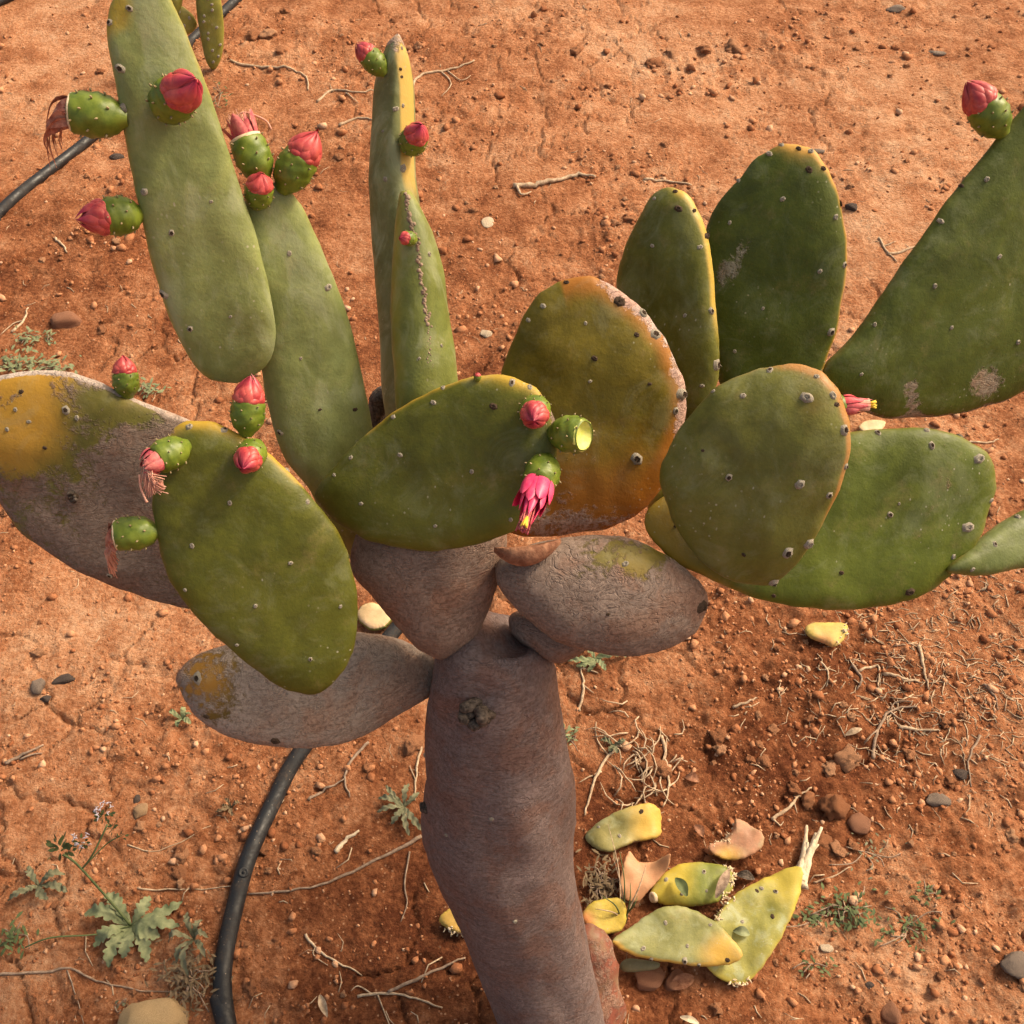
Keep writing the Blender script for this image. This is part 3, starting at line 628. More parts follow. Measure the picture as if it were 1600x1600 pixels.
# ------------------------------------------------------------------ fruits, buds and flowers
def frame(d):
    d = d.normalized(); a = (CX-d*CX.dot(d))
    if a.length < .2: a = (CY-d*CY.dot(d))
    a.normalize(); return d, a, d.cross(a)
def fruit(key, cpx, cpy, ang, c, dpx, kind='bud', blen=1.0, elong=1.12, seed=0, tint=0):
    """fruit whose body centre shows at (cpx,cpy); ang = direction in the picture (deg, ccw), c = share of the axis turned to the viewer"""
    r = random.Random(seed*7+int(cpx)); s2 = math.sqrt(1-c*c); dv = camdir(math.cos(math.radians(ang))*s2, math.sin(math.radians(ang))*s2, c)
    p = PADS[key]; L0 = dpx*elong
    bx = cpx-math.cos(math.radians(ang))*s2*L0*.5; by = cpy+math.sin(math.radians(ang))*s2*L0*.5
    rr = ray(bx, by); t = (p['c']-CAM).dot(p['n'])/rr.dot(p['n']); l = None
    hl, _, _, _ = p['bvh'].ray_cast(CAM, rr.normalized())
    zb = -(hl-CAM).dot(CZ) if hl is not None else t
    L = L0*zb/F; R_ = dpx*zb/F/2*.98
    ctr = P(cpx, cpy, zb-c*L*.5); o = ctr-dv*L*.5
    d, a, b = frame(dv)
    prof = [(-.12, .36), (0, .52), (.1, .72), (.25, .90), (.45, 1.0), (.62, 1.0), (.78, .97), (.90, .90), (.97, .82), (1.0, .68), (.97, .45), (.93, .05)]
    pr = []
    for i in range(len(prof)-1):
        for k in range(3):
            u = k/3; pr.append((prof[i][0]+(prof[i+1][0]-prof[i][0])*u, prof[i][1]+(prof[i+1][1]-prof[i][1])*u))
    pr.append(prof[-1])
    if kind == 'cut': pr = [q for q in pr if q[0] < .99][:26]
    spots = [(.10+.86*i/22, i*2.39996) for i in range(23)]
    def bf(h, th):
        hh = h/L; m = 0
        for (hs, ps) in spots:
            dth = (th-ps+math.pi) % (2*math.pi)-math.pi
            m = max(m, math.exp(-((hh-hs)/.085)**2-(dth/.34)**2))
        return .955+.075*m
    mb = MB(); mb.lathe(o, d, [(h*L, q*R_) for h, q in pr], 30, bf)
    fo = mb.build('fruit', M['fruit'], cactus, o)
    # areoles on the fruit
    mb = MB()
    hp = [q[0] for q in prof[:9]]; rp = [q[1] for q in prof[:9]]
    for (hs, ps) in spots[2:]:
        q = float(np.interp(hs, hp, rp))*R_*1.02; e = (a*math.cos(ps)+b*math.sin(ps)); pt = o+d*hs*L+e*q
        mb.tube([pt-e*R_*.03, pt+e*R_*.07+d*R_*.03, pt+(e*.11+d*.07)*R_], [R_*.055, R_*.045, R_*.012], 5)
    mb.build('spine_tuft', M['spine'], fo, o)
    top = o+d*L*.95; rt = R_*.84
    bud_shapes(fo, top, d, a, b, rt, R_, kind, blen, r, o)
    return fo
def tepal(mb, o, d, a, b, phi, r0, h, w, close, curl=0, flare=0, nu=6, nv=7, r=None, lean=0):
    def fn(u, v):
        x = (u-.5)*2; wd = w*(1-v**2.6)**.6 if v < 1 else 0
        th = phi+x*wd+lean*v
        rad = r0*(1-close*v**1.7)+flare*v*v+r0*.10*(1-.8*abs(x)**2)*math.sin(math.pi*min(1, v*.85+.1))*curl-r0*.10*(1-v)**3
        return o+d*(h*v)+(a*math.cos(th)+b*math.sin(th))*max(rad, r0*.02)
    mb.grid(fn, nu, nv)
def bud_shapes(fo, top, d, a, b, rt, R_, kind, blen, r, o):
    if kind == 'bud':
        mb = MB(); hgt = R_*1.6*blen; rt = R_*.80; top = top-d*R_*.12
        core = [(0, rt*.92), (hgt*.25, rt*1.0), (hgt*.48, rt*.86), (hgt*.72, rt*.48), (hgt*.90, rt*.14), (hgt*.99, rt*.02)]
        mb.lathe(top-d*R_*.1, d, core, 16)
        rows = [(.0, .42, 1.02, .42, 6), (.04, .66, 1.04, .62, 6), (.14, .78, 1.02, .90, 5), (.22, .80, .92, .97, 4)]
        for k, (h0, hl, q, cl, n) in enumerate(rows):
            for i in range(n):
                ph = 2*math.pi*(i+.5*(k % 2)+r.uniform(-.08, .08))/n+.2*k
                j = r.uniform(.88, 1.1)
                tepal(mb, top-d*R_*.10+d*hgt*h0, d, a, b, ph, rt*q*1.03*r.uniform(.98, 1.05), hgt*hl*j, 2.9/n, cl, curl=2.0, lean=.35)
        base = o; V = mb.v
        t = np.array([(v-top).dot(d)/hgt for v in V])
        ob = mb.build('bud', M['bud'], fo, o)
        tipc = np.array([(.30, .012, .06)]) if r.random() < .7 else np.array([(.40, .03, .045)])
        setattrs(ob.data, dict(tip=np.clip(sstep(.35, 1.0, t)*.9, 0, 1), tipc=np.ones((len(V), 1))*tipc))
    elif kind in ('wither', 'witherlong'):
        mb = MB(); mb.lathe(top-d*R_*.06, d, [(0, rt*1.02), (R_*.08, rt*1.04), (R_*.12, rt*.8), (R_*.02, rt*.3)], 16); mb.build('pale_rim', M['whiterim'], fo, o)
        mb = MB(); down = Vector((0, 0, -1))*.75-CY*.35
        n = 11
        for i in range(n):
            ph = 2*math.pi*i/n+r.uniform(-.2, .2); e = a*math.cos(ph)+b*math.sin(ph)
            ln = R_*(r.uniform(1.1, 2.1) if kind == 'wither' else r.uniform(1.8, 4.0)); tw = r.uniform(-1.5, 1.5); wd = R_*r.uniform(.30, .50)
            q0 = top+e*rt*.75; drop = r.uniform(.55, 1.0)
            def cen(v): return q0+d*ln*(.85*v-.45*v*v)-e*rt*.5*v+down*ln*drop*v*v*.85+e*.15*ln*math.sin(4*v+i)*v
            sd0 = d.cross(e).normalized()
            def fn(u, v):
                x = (u-.5)*2; s_ = (sd0*math.cos(tw*v)+e*math.sin(tw*v)); ww = wd*(1-v**2)*(.75+.25*math.sin(9*v+i))+wd*.06
                return cen(v)+s_*x*ww+e*(abs(x)*ww*.5*math.sin(5*v+i))
            mb.grid(fn, 4, 8)
        mb.build('withered_flower', M['wither'], fo, o)
        if kind == 'wither':
            mb = MB()
            for i in range(70):
                ph = r.uniform(0, 6.28); e = a*math.cos(ph)+b*math.sin(ph); ln = R_*r.uniform(1.3, 2.3); q0 = top+d*R_*.25+e*rt*r.uniform(0, .5)+down*R_*.2
                mb.tube([q0, q0+d*ln*.25+down*ln*.45+e*R_*.1, q0+d*ln*.25+down*ln*.95+e*R_*.25+CX*R_*r.uniform(-.1, .35)], [R_*.028, R_*.024, R_*.03], 4)
            mb.build('stamens', M['stamen'], fo, o)
    elif kind == 'crown':
        mb = MB(); mb.lathe(top-d*R_*.06, d, [(0, rt*1.02), (R_*.12, rt*1.02), (R_*.2, rt*.8), (R_*.02, rt*.3)], 16); mb.build('pale_rim', M['whiterim'], fo, o)
        mb = MB()
        for i in range(15):
            tepal(mb, top, d, a, b, i*2.4+r.uniform(-.2, .2), rt*(.95-.028*i), R_*r.uniform(.75, 1.35), .42, .1, curl=1, flare=R_*r.uniform(-.3, .45), lean=r.uniform(-.3, .3))
        mb.build('faded_flower', M['fringe'], fo, o)
        mb = MB()
        for i in range(30):
            ph = r.uniform(0, 6.28); e = a*math.cos(ph)+b*math.sin(ph); q0 = top+e*rt*r.uniform(.1, .7)
            mb.tube([q0, q0+d*R_*.7+e*R_*.1, q0+d*R_*r.uniform(1., 1.4)+e*R_*r.uniform(0, .4)], [R_*.02]*3, 4)
        q0 = top+d*R_*.9
        if blen > 1: mb.tube(smooth_path([top, q0, q0+d*R_*.5+CX*R_*.5, q0+CX*R_*1.4+CY*R_*.1, q0+CX*R_*1.75-CY*R_*.4], 4), [R_*.05]*17, 5)
        mb.build('stamens', M['stamen'], fo, o)
    elif kind == 'tuft':
        mb = MB(); down = -CY
        for i in range(16):
            ph = i*2.4; q = rt*(1.0-.04*i)
            tepal(mb, top-d*R_*.05, d, a, b, ph, q, R_*r.uniform(.7, 1.2), .5, .40, curl=1.5, flare=-R_*.05, lean=r.uniform(-.4, .4))
        mb.build('faded_flower', M['fringe'], fo, o)
        mb = MB()
        for i in range(120):
            ph = r.uniform(0, 6.28); e = a*math.cos(ph)+b*math.sin(ph); q0 = top+d*R_*.55+e*rt*r.uniform(0, .7)+down*R_*.25; x = r.uniform(-.2, 1.5); ln = R_*r.uniform(1.0, 1.5)
            mb.tube([q0, q0+down*ln*.55+CX*R_*.15*x+d*R_*.1, q0+down*ln*(.95-.2*x)+CX*R_*.75*x+d*R_*.15], [R_*.026, R_*.024, R_*.03], 4)
        q0 = top+d*R_*.6+down*R_*.6-CX*R_*.5
        mb.tube(smooth_path([q0, q0+down*R_*.8+CX*R_*.1, q0+down*R_*1.6+CX*R_*.45], 4), [R_*.06]*8+[R_*.09], 6)
        mb.build('stamens', M['stamen'], fo, o)
    elif kind == 'cut':
        mb = MB(); q = R_*.80
        mb.lathe(top-d*R_*.12, d, [(0, q*1.08), (R_*.10, q*1.06), (R_*.13, q*.96), (R_*.06, q*.84), (-R_*.10, q*.62), (-R_*.18, q*.35), (-R_*.20, q*.02)], 18, lambda h, th: 1+.03*math.sin(7*th)+.02*math.sin(4*th+1))
        mb.build('cut_flesh', M['cutflesh'], fo, o)
    elif kind == 'flower':
        down = -CY
        for k in range(15):
            ph = k*2.39996; ring = k/15
            mb = MB(); hl = R_*(1.3+1.7*ring)*r.uniform(.9, 1.1)
            tepal(mb, top-d*R_*.08, d, a, b, ph, rt*(1.06-.45*ring), hl, .62-.15*ring, .35, curl=1.2, flare=R_*(.62-.75*ring)*r.uniform(.4, 1.4), lean=r.uniform(-.15, .15), nu=6, nv=8)
            mb.build('petal', M['magenta'], fo, top)
        mb = MB()
        for i in range(46):
            ph = r.uniform(0, 6.28); e = a*math.cos(ph)+b*math.sin(ph); q0 = top+d*R_*1.7+e*rt*r.uniform(0, .35)
            mb.tube([q0, q0+d*R_*.8+e*R_*.05, q0+d*R_*r.uniform(1.2, 1.75)+e*R_*r.uniform(-.05, .16)], [R_*.035, R_*.035, R_*.05], 5)
        mb.build('stamens', M['fringe'], fo, o)
        mb = MB(); q0 = top+d*R_*2.7+CZ*R_*.28
        for i in range(7):
            e = a*math.cos(i*.9)+b*math.sin(i*.9); mb.tube([q0-d*R_*.3, q0+d*R_*.15+e*R_*.10, q0+d*R_*.42+e*R_*.16], [R_*.07, R_*.07, R_*.05], 6)
        mb.build('stigma', M['yellow'], fo, o)

fruit('H1', 151, 180, 176, .10, 71, 'witherlong', seed=1)
fruit('H1', 268, 158, 10, .72, 70, 'bud', 1.05, .95, seed=2)
fruit('H1', 188, 337, 195, .48, 62, 'bud', .92, .9, seed=3)
fruit('H2', 396, 246, 112, .22, 60, 'crown', 1.2, 1.1, seed=4)
fruit('H2', 459, 266, 52, .35, 61, 'bud', 1.0, 1.05, seed=5)
fruit('H2', 404, 304, 62, .78, 46, 'bud', .75, .9, seed=6)
fruit('I1', 586, 98, 138, .30, 38, 'bud', .85, 1.0, seed=7)
fruit('I1', 645, 222, 40, .88, 44, 'bud', .8, .9, seed=8)
fruit('I2', 640, 373, 190, .75, 24, 'bud', .7, .9, seed=9)
fruit('D', 197, 598, 92, .25, 42, 'bud', .85, .95, seed=10)
fruit('E', 387, 648, 82, .25, 55, 'bud', 1.0, 1.0, seed=11)
fruit('E', 266, 708, 215, .62, 54, 'tuft', 1.0, 1.0, seed=12)
fruit('E', 394, 708, 262, .86, 48, 'bud', .95, .9, seed=13)
fruit('E', 211, 833, 186, .12, 56, 'wither', 1.0, 1.12, seed=14)
fruit('F', 836, 641, 262, .90, 50, 'bud', .85, .85, seed=15)
fruit('F', 890, 678, -10, .62, 60, 'cut', 1.0, 1.0, seed=16)
fruit('F', 848, 738, 250, .62, 58, 'flower', 1.0, .95, seed=17)
fruit('L', 1548, 182, 135, .28, 60, 'bud', 1.0, 1.0, seed=18)
fruit('F', 746, 590, 85, .5, 12, 'bud', .6, .8, seed=20)
def side_flower():
    o = P(1318, 634, .95); d = camdir(1, .03, .1); d, a, b = frame(d); R_ = .0105
    mb = MB(); mb.lathe(o-d*.012, d, [(0, R_*.5), (.004, R_*.9), (.010, R_), (.014, R_*.7)], 14); fo = mb.build('fruit', M['fruit'], cactus, o)
    mb = MB()
    for i in range(9): tepal(mb, o, d, a, b, i*2.4, R_*(1-.04*i), R_*(1.2+.16*i), .5, .35, curl=1)
    mb.build('petals', M['bud_plain'], fo, o)
    mb = MB()
    for i in range(14):
        e = a*math.cos(i*2.4)+b*math.sin(i*2.4); mb.tube([o+e*R_*.4, o+d*R_*2.2+e*R_*.42], [R_*.14]*2, 5)
    mb.build('stamens', M['stamen'], fo, o)
    mb = MB()
    for i in range(6):
        e = a*math.cos(i)+b*math.sin(i); mb.tube([o+d*R_*2.1+e*R_*.1, o+d*R_*2.8+e*R_*.32], [R_*.13, R_*.08], 5)
    mb.build('stigma', M['yellow'], fo, o)
M['bud_plain'] = simple('red_petals', (.62, .05, .08), (.75, .2, .2), 140, .45, .0006)
side_flower()

# ------------------------------------------------------------------ second prickly pear, behind
def far_cactus():
    root = empty('prickly_pear_cactus', G(255, 70)); tag(root, 'young spiny yellow-green prickly pear behind the tall pads near the black pipe', 'cactus')
    B0 = G(326, 112); c1 = (.20, .205, .035)
    def far_pad(key, poly, nw, back, **k):
        cx, cy = smooth_closed(poly, 40).mean(0); n_ = Vector(nw).normalized(); rr = ray(cx, cy)
        pad(key, poly, (B0+Vector((0, back, 0))-CAM).dot(n_)/rr.dot(n_), None, nworld=nw, parent=root, N=48, R=10, **k)
    far_pad('S1', [(306, 0), (312, -40), (330, -45), (345, 0), (350, 50), (346, 90), (334, 110), (322, 95), (312, 50)], (.25, -1, .3), 0, thick=.035, base=c1, warmc=(.40, .32, .04), warm=lambda x, y, r: .4*r**6)
    far_pad('S2', [(262, 20), (280, 8), (300, 22), (308, 38), (298, 52), (275, 56), (258, 46), (245, 30)], (.35, -1, .4), .01, thick=.03, base=(.24, .22, .04), warmc=(.42, .33, .04), warm=lambda x, y, r: .5*r**4)
    far_pad('S3', [(238, 10), (248, -30), (270, -40), (285, -10), (282, 20), (276, 70), (262, 114), (248, 108), (240, 60)], (0, -1, .3), .0, thick=.05, base=c1, warmc=YEL)
    far_pad('S4', [(276, 10), (300, -30), (330, -45), (335, -60), (310, -75), (280, -50)], (0, -1, .3), .01, thick=.03, base=c1, warmc=YEL)
    r = random.Random(3)
    areoles('S1', [(330+r.uniform(-12, 12)+y*.06-2, y, 5, 'p') for y in range(-20, 104, 9)])
    areoles('S2', [(270, 30, 5), (288, 40, 5), (296, 28, 5), (280, 18, 5)])
far_cactus()
# ------------------------------------------------------------------ pipes
M['pipe'] = simple('black_pipe', (.012, .012, .014), (.030, .029, .030), 40, .42, .0006, .5)
def pipe_material():
    m, nt, b = mat('dusty_black_pipe'); q = NT(nt); v = q.obj()
    geo = q.n('NewGeometry'); sep = q.n('SeparateXYZ'); q.l(geo.outputs['Normal'], sep.inputs[0])
    n = q.noise(v, 30, 6, .7); n2 = q.noise(v, 260, 4, .7)
    d = q.math('ADD', q.math('MULTIPLY', n, .8), q.math('MULTIPLY', n2, .5))
    c = q.mix(q.math('MULTIPLY', q.step(d, .66, .95), .40), (.009, .010, .013), (.19, .13, .09))
    c = q.mix(q.step(q.vor(v, 130), .10, .05), c, (.35, .27, .20))
    q.l(c, b.inputs['Base Color']); q.l(q.step(d, .5, .8, .38, .85), b.inputs['Roughness'])
    q.l(q.bump(n2, .0008, .5), b.inputs['Normal']); return m
M['pipe'] = pipe_material()
def pipe(px, r, label, couplings=(), ext=(2.5, 2.5)):
    pts = [G(x, y) for x, y in px]
    if ext[0]: pts.insert(0, pts[0]+(pts[0]-pts[1]).normalized()*ext[0])
    if ext[1]: pts.append(pts[-1]+(pts[-1]-pts[-2]).normalized()*ext[1])
    pts = smooth_path(pts, 10)
    for i, p in enumerate(pts): p.z = .25*ghm(p.x, p.y)+.75*np.mean([ghm(q_.x, q_.y) for q_ in pts[max(0, i-14):i+15]])+0*ghm(p.x, p.y)+r*.62+.002*math.sin(i*.23)-(.04*max(0, 1-i/9) if not ext[0] else 0)
    mb = MB(); mb.tube(pts, r, 18); o = mb.build('irrigation_pipe', M['pipe'], None, pts[len(pts)//2])
    tag(o, label, 'pipe')
    for (x, y) in couplings:
        q = G(x, y); k = min(range(1, len(pts)-1), key=lambda j: (pts[j]-q).length); t = (pts[k+1]-pts[k-1]).normalized()
        mb = MB(); e = (CAM-pts[k]).normalized(); e = (e-t*e.dot(t)).normalized()
        mb.lathe(pts[k]+e*r*.92, e, [(-.001, r*.62), (r*.14, r*.58), (r*.20, r*.42), (r*.10, r*.32), (r*.12, r*.16), (r*.28, r*.12), (r*.30, .0001)], 16)
        mb.build('drip_emitter', M['pipe'], o, pts[k])
pipe([(930, 570), (880, 660), (800, 770), (700, 885), (610, 998), (540, 1085), (480, 1165), (450, 1212), (417, 1280), (388, 1348), (368, 1420), (354, 1490), (350, 1550), (358, 1610), (380, 1690)], .0125, 'curved black irrigation pipe lying on soil beside the cactus trunk', [(381, 1367)], (0, 1.2))
pipe([(-120, 440), (-40, 372), (0, 336), (60, 284), (130, 232), (200, 172), (300, 66), (375, -2), (450, -70)], .0125, 'straight dusty black irrigation pipe running behind the tall left pads')
pipe([(-200, 75), (-60, 30), (0, 8), (60, -14), (140, -40)], .0125, 'far black irrigation pipe beyond the young spiny prickly pear')

# ------------------------------------------------------------------ fallen pads
def fallen(key, poly, up, nw, label, **k):
    out = smooth_closed(poly, 40); cx, cy = out.mean(0); c = G(cx, cy, up); zc = -(c-CAM).dot(CZ)
    o = pad(key, poly, zc, None, nworld=nw, parent='top', name='fallen_pad', **dict(dict(ragged=.07, pw=5.0), **dict(k, lump=k.get('lump', .002)*1.5, thick=k.get('thick', .02)*.78)))
    tag(o, label, 'cactus pad', 'cut cactus pads lying on the soil'); return o
DRY = (.34, .32, .085)
fallen('f1', bend=(-3, 5), poly=[(917, 1302), (945, 1278), (998, 1258), (1028, 1262), (1036, 1288), (1028, 1308), (990, 1317), (952, 1331), (932, 1324)], up=.014, nw=(.08, -.1, 1), label='wrinkled pale green pad piece lying beside the trunk above the tan one', thick=.024, base=(.27, .25, .085), warmc=(.55, .36, .07), warm=lambda x, y, r: .9*bl(x, y, 1020, 1285, 45)+.2*r**4, barkc=(.20, .13, .09), bark=lambda x, y, r: .35*r**8*(y > 1305), lump=.004, wax=.5)
fallen('f2', bend=(7, 9), poly=[(1149, 1281), (1178, 1297), (1191, 1312), (1185, 1328), (1160, 1343), (1130, 1344), (1109, 1334), (1105, 1322), (1130, 1313), (1143, 1298)], up=.014, nw=(.1, -.15, 1), label='pinkish dried pad piece lying alone on dark red soil', thick=.02, base=(.42, .22, .13), warmc=(.50, .30, .06), warm=lambda x, y, r: .8*bl(x, y, 1135, 1342, 30), lump=.003, wax=.3)
fallen('f3', bend=(9, 3), poly=[(968, 1382), (975, 1350), (983, 1330), (998, 1346), (1020, 1347), (1034, 1340), (1047, 1335), (1042, 1358), (1020, 1385), (997, 1408), (974, 1402)], up=.022, nw=(-.15, -.35, 1), label='tan fishtail shaped dry pad piece leaning on the yellow pad', thick=.012, base=(.52, .30, .15), warmc=(.55, .26, .14), warm=lambda x, y, r: .5+0*x, lump=.005, wax=.3)
fallen('f4', [(1017, 1394), (1035, 1368), (1062, 1350), (1095, 1347), (1135, 1354), (1146, 1372), (1138, 1398), (1110, 1413), (1068, 1416), (1030, 1411)], .020, (.0, -.15, 1), 'yellow and green fallen pad with a frayed end above the large green one', thick=.026, base=(.20, .235, .045), warmc=(.52, .40, .05), warm=lambda x, y, r: .95*bl(x, y, 1045, 1375, 50)+.4*r**8, lump=.003, barkc=(.6, .48, .28), bark=lambda x, y, r: .55*bl(x, y, 1142, 1372, 18))
fallen('f5', bend=(6, 6), poly=[(908, 1436), (920, 1414), (945, 1405), (972, 1408), (978, 1430), (972, 1452), (950, 1460), (926, 1456)], up=.016, nw=(.1, -.1, 1), label='small yellow pad piece with pink rim against the trunk', thick=.02, base=(.48, .38, .06), warmc=(.48, .18, .06), warm=lambda x, y, r: .8*bl(x, y, 912, 1438, 26), lump=.003)
fallen('f7', bend=(2.5, 0), poly=[(1234, 1357), (1250, 1376), (1240, 1420), (1216, 1470), (1186, 1518), (1154, 1540), (1108, 1520), (1096, 1490), (1116, 1436), (1160, 1390)], up=.016, nw=(.05, -.08, 1), label='long yellow-green fallen pad lying under the large green one', thick=.026, base=(.27, .27, .06), warmc=(.48, .38, .06), warm=lambda x, y, r: .8*bl(x, y, 1235, 1380, 45)+.75*r**9, lump=.004, wax=.7, barkc=(.6, .48, .28), bark=lambda x, y, r: .5*bl(x, y, 1150, 1540, 18))
fallen('f6', bend=(1.2, 2.0), poly=[(954, 1472), (985, 1448), (1020, 1425), (1052, 1416), (1098, 1428), (1136, 1460), (1156, 1490), (1142, 1506), (1100, 1510), (1040, 1504), (980, 1490)], up=.042, nw=(.04, -.22, 1), label='large pale green fallen pad with yellow rim, topmost of the cut pads', thick=.024, base=(.25, .262, .092), warmc=(.54, .33, .06), warm=lambda x, y, r: .95*sstep(.80, 1, r)*(y > 1470)+.8*bl(x, y, 1130, 1495, 45), lump=.002, wax=.5)
fallen('f8', [(686, 1438), (696, 1424), (712, 1418), (726, 1440), (735, 1458), (718, 1460), (698, 1450)], .012, (-.1, -.2, 1), 'yellow pad fragment with torn fibres left of the trunk foot', thick=.02, base=(.55, .36, .09), warmc=(.62, .42, .08), warm=lambda x, y, r: r**4, barkc=(.55, .38, .22), bark=lambda x, y, r: .5*(y > 1448)*r, lump=.003)
fallen('f9', [(1257, 984), (1268, 974), (1295, 973), (1321, 976), (1323, 992), (1306, 1010), (1284, 1004), (1264, 996)], .014, (0, -.1, 1), 'small yellow pad piece lying below the broad right-hand pad', thick=.02, base=(.56, .45, .12), warmc=(.62, .28, .12), warm=lambda x, y, r: .6*bl(x, y, 1285, 1004, 30), lump=.002)
fallen('f10', [(558, 965), (564, 948), (582, 942), (602, 950), (612, 968), (600, 982), (578, 984)], .014, (0, -.15, 1), 'pale round cut slice lying behind the trunk', thick=.022, base=(.62, .46, .26), warmc=(.20, .20, .04), warm=lambda x, y, r: 1.1*sstep(.88, 1, r), lump=.001)
fallen('f11', [(1342, 668), (1352, 658), (1372, 656), (1384, 660), (1376, 672), (1352, 676)], .01, (0, -.1, 1), 'pale dry flake between the dark right pad and the broad pad', thick=.008, base=(.62, .48, .27), lump=.002, warmc=YEL, N=40, R=8)
fallen('f12', [(968, 1508), (980, 1498), (1005, 1500), (1030, 1505), (1026, 1514), (1000, 1518), (975, 1518)], .014, (0, -.1, 1), 'small grey-green shrivelled pad tucked beneath the large green one', thick=.02, base=(.20, .19, .10), lump=.002, warmc=YEL, N=40, R=8)
areoles('f6', [(1040, 1442, 7), (1074, 1478, 7), (1005, 1482, 9), (1017, 1499, 8, 'x'), (1070, 1502, 10, 'x'), (1092, 1508, 7, 'x'), (1110, 1445, 6), (1137, 1500, 8, 'd')])
areoles('f7', [(1190, 1388, 7), (1212, 1393, 8, 'x'), (1160, 1440, 7), (1207, 1432, 8, 'd'), (1183, 1392, 7, 'd')])
areoles('f4', [(1041, 1374, 7), (1100, 1362, 8, 'x'), (1066, 1396, 7), (1104, 1392, 5)]); areoles('f1', [(968, 1306, 7), (1002, 1268, 8, 'd'), (935, 1292, 5)])
def torn(key, pts, n, seed):
    r = random.Random(seed); mb = MB(); p = PADS[key]
    for i in range(n):
        k = r.uniform(0, len(pts)-1.001); j = int(k); t = k-j; x = pts[j][0]+(pts[j+1][0]-pts[j][0])*t+r.gauss(0, 2.5); y = pts[j][1]+(pts[j+1][1]-pts[j][1])*t+r.gauss(0, 2.5)
        l, nr = hit(key, x, y); d = Vector((r.gauss(0, 1), r.gauss(0, 1), r.gauss(0, .5))).normalized(); ln = r.uniform(.003, .009)
        mb.tube([l-nr*.002, l+nr*.0012+d*ln*.5, l+d*ln-nr*r.uniform(-.001, .003)], [r.uniform(.0008, .002), r.uniform(.0007, .0016), .0003], 5)
    mb.build('torn_edge', M['whiterim'], p['o'], p['c'])
torn('f4', [(1138, 1354), (1146, 1372), (1140, 1396), (1122, 1408)], 46, 1); torn('f7', [(1118, 1440), (1128, 1420), (1146, 1402)], 34, 2); torn('f7', [(1136, 1530), (1156, 1538), (1170, 1530)], 20, 3)
torn('f9', [(1320, 978), (1320, 992), (1308, 1008)], 22, 4); torn('f8', [(698, 1450), (718, 1460), (733, 1458)], 26, 5); torn('f2', [(1146, 1286), (1140, 1302), (1128, 1314), (1108, 1322)], 26, 6)
def stalk_end():
    c = G(1020, 1402, .016); mb = MB(); d = camdir(-.8, .1, .5); mb.lathe(c-d*.004, d, [(0, .008), (.005, .0075), (.007, .005), (.005, .002), (.006, .0001)], 12); o = mb.build('cut_stalk', M['whiterim'], PADS['f4']['o'], c)
stalk_end()
def frayed(px0, px1, n, label):
    a = G(*px0, .012); b = G(*px1, .010); mb = MB(); r = random.Random(8)
    for i in range(n):
        o0 = Vector((r.uniform(-.007, .007), r.uniform(-.012, .012), r.uniform(-.004, .006))); o1 = Vector((r.uniform(-.016, .016), r.uniform(-.022, .012), r.uniform(-.002, .012)))
        m_ = (a+b)/2+(o0+o1)*.25; mb.tube(smooth_path([a+o0*.8, m_, b+o1], 5), [r.uniform(.75, 1.25)*q_ for q_ in np.linspace(.0078, .0018, 11)], 6)
    o = mb.build('wood_splinter', M['bone'], None, (a+b)/2); tag(o, label, 'dead wood')
frayed((1250, 1376), (1268, 1300), 10, 'bleached frayed woody stalk at the tip of the long yellow pad')

# ------------------------------------------------------------------ stones, clods, crumbs
def rock_mesh(seed, sub=2, rough=.32, flat=1.0, smooth=False):
    import bmesh
    bm = bmesh.new(); bmesh.ops.create_icosphere(bm, subdivisions=sub, radius=1); r = random.Random(seed)
    dirs = [(Vector((r.gauss(0, 1), r.gauss(0, 1), r.gauss(0, 1))).normalized(), r.uniform(.55, .92)) for _ in range(11)]
    for v in bm.verts:
        p = v.co.copy(); k = 1.0
        for d, h in dirs:
            dt = p.dot(d)
            if dt*k > h: k = h/dt
        sv = Vector((seed*1.7, seed*.3, 0)); nz = .55*mnoise.noise(p*1.6+sv)+.40*mnoise.noise(p*3.7+sv)+.25*mnoise.noise(p*8+sv)
        v.co = p*k*(1+rough*(nz+.12*(r.random()-.5))); v.co.z *= flat
    me = bpy.data.meshes.new('rock'); bm.to_mesh(me); bm.free()
    me.polygons.foreach_set('use_smooth', [smooth or sub > 2]*len(me.polygons)); return me
def stone_mat(name, c1, c2): return simple(name, c1, c2, 55, .9, .006, .2)
SM = dict(cream=stone_mat('cream_stone', (.45, .29, .14), (.68, .50, .28)), grey=stone_mat('grey_stone', (.16, .12, .10), (.32, .25, .20)), beige=stone_mat('beige_stone', (.33, .20, .11), (.50, .33, .19)),
          brown=stone_mat('brown_stone', (.22, .09, .05), (.40, .20, .12)), dark=stone_mat('dark_stone', (.045, .035, .032), (.14, .105, .09)), red=stone_mat('red_stone', (.20, .065, .03), (.40, .15, .07)),
          white=stone_mat('white_chip', (.55, .40, .26), (.75, .62, .46)))
def stone(px, py, wpx, hpx, kind, label, seed, name='stone', rz=0, sink=.25, h=.6):
    c = G(px, py); z = -(c-CAM).dot(CZ); sx = wpx*z/F/2; sy = hpx*z/F/2/.95; sz = min(sx, sy)*h
    o = link(name, rock_mesh(seed, 3, .22), SM[kind], None, (c.x, c.y, c.z+sz*(1-2*sink)*.7)); o.scale = (sx*1.08, sy*1.08, sz*1.1); o.rotation_euler = (0, 0, rz)
    tag(o, label, 'stone'); return o
stone(242, 1596, 100, 84, 'cream', 'large smooth cream stone beside the curved pipe below the lobed weed', 1, rz=.3, h=.7)
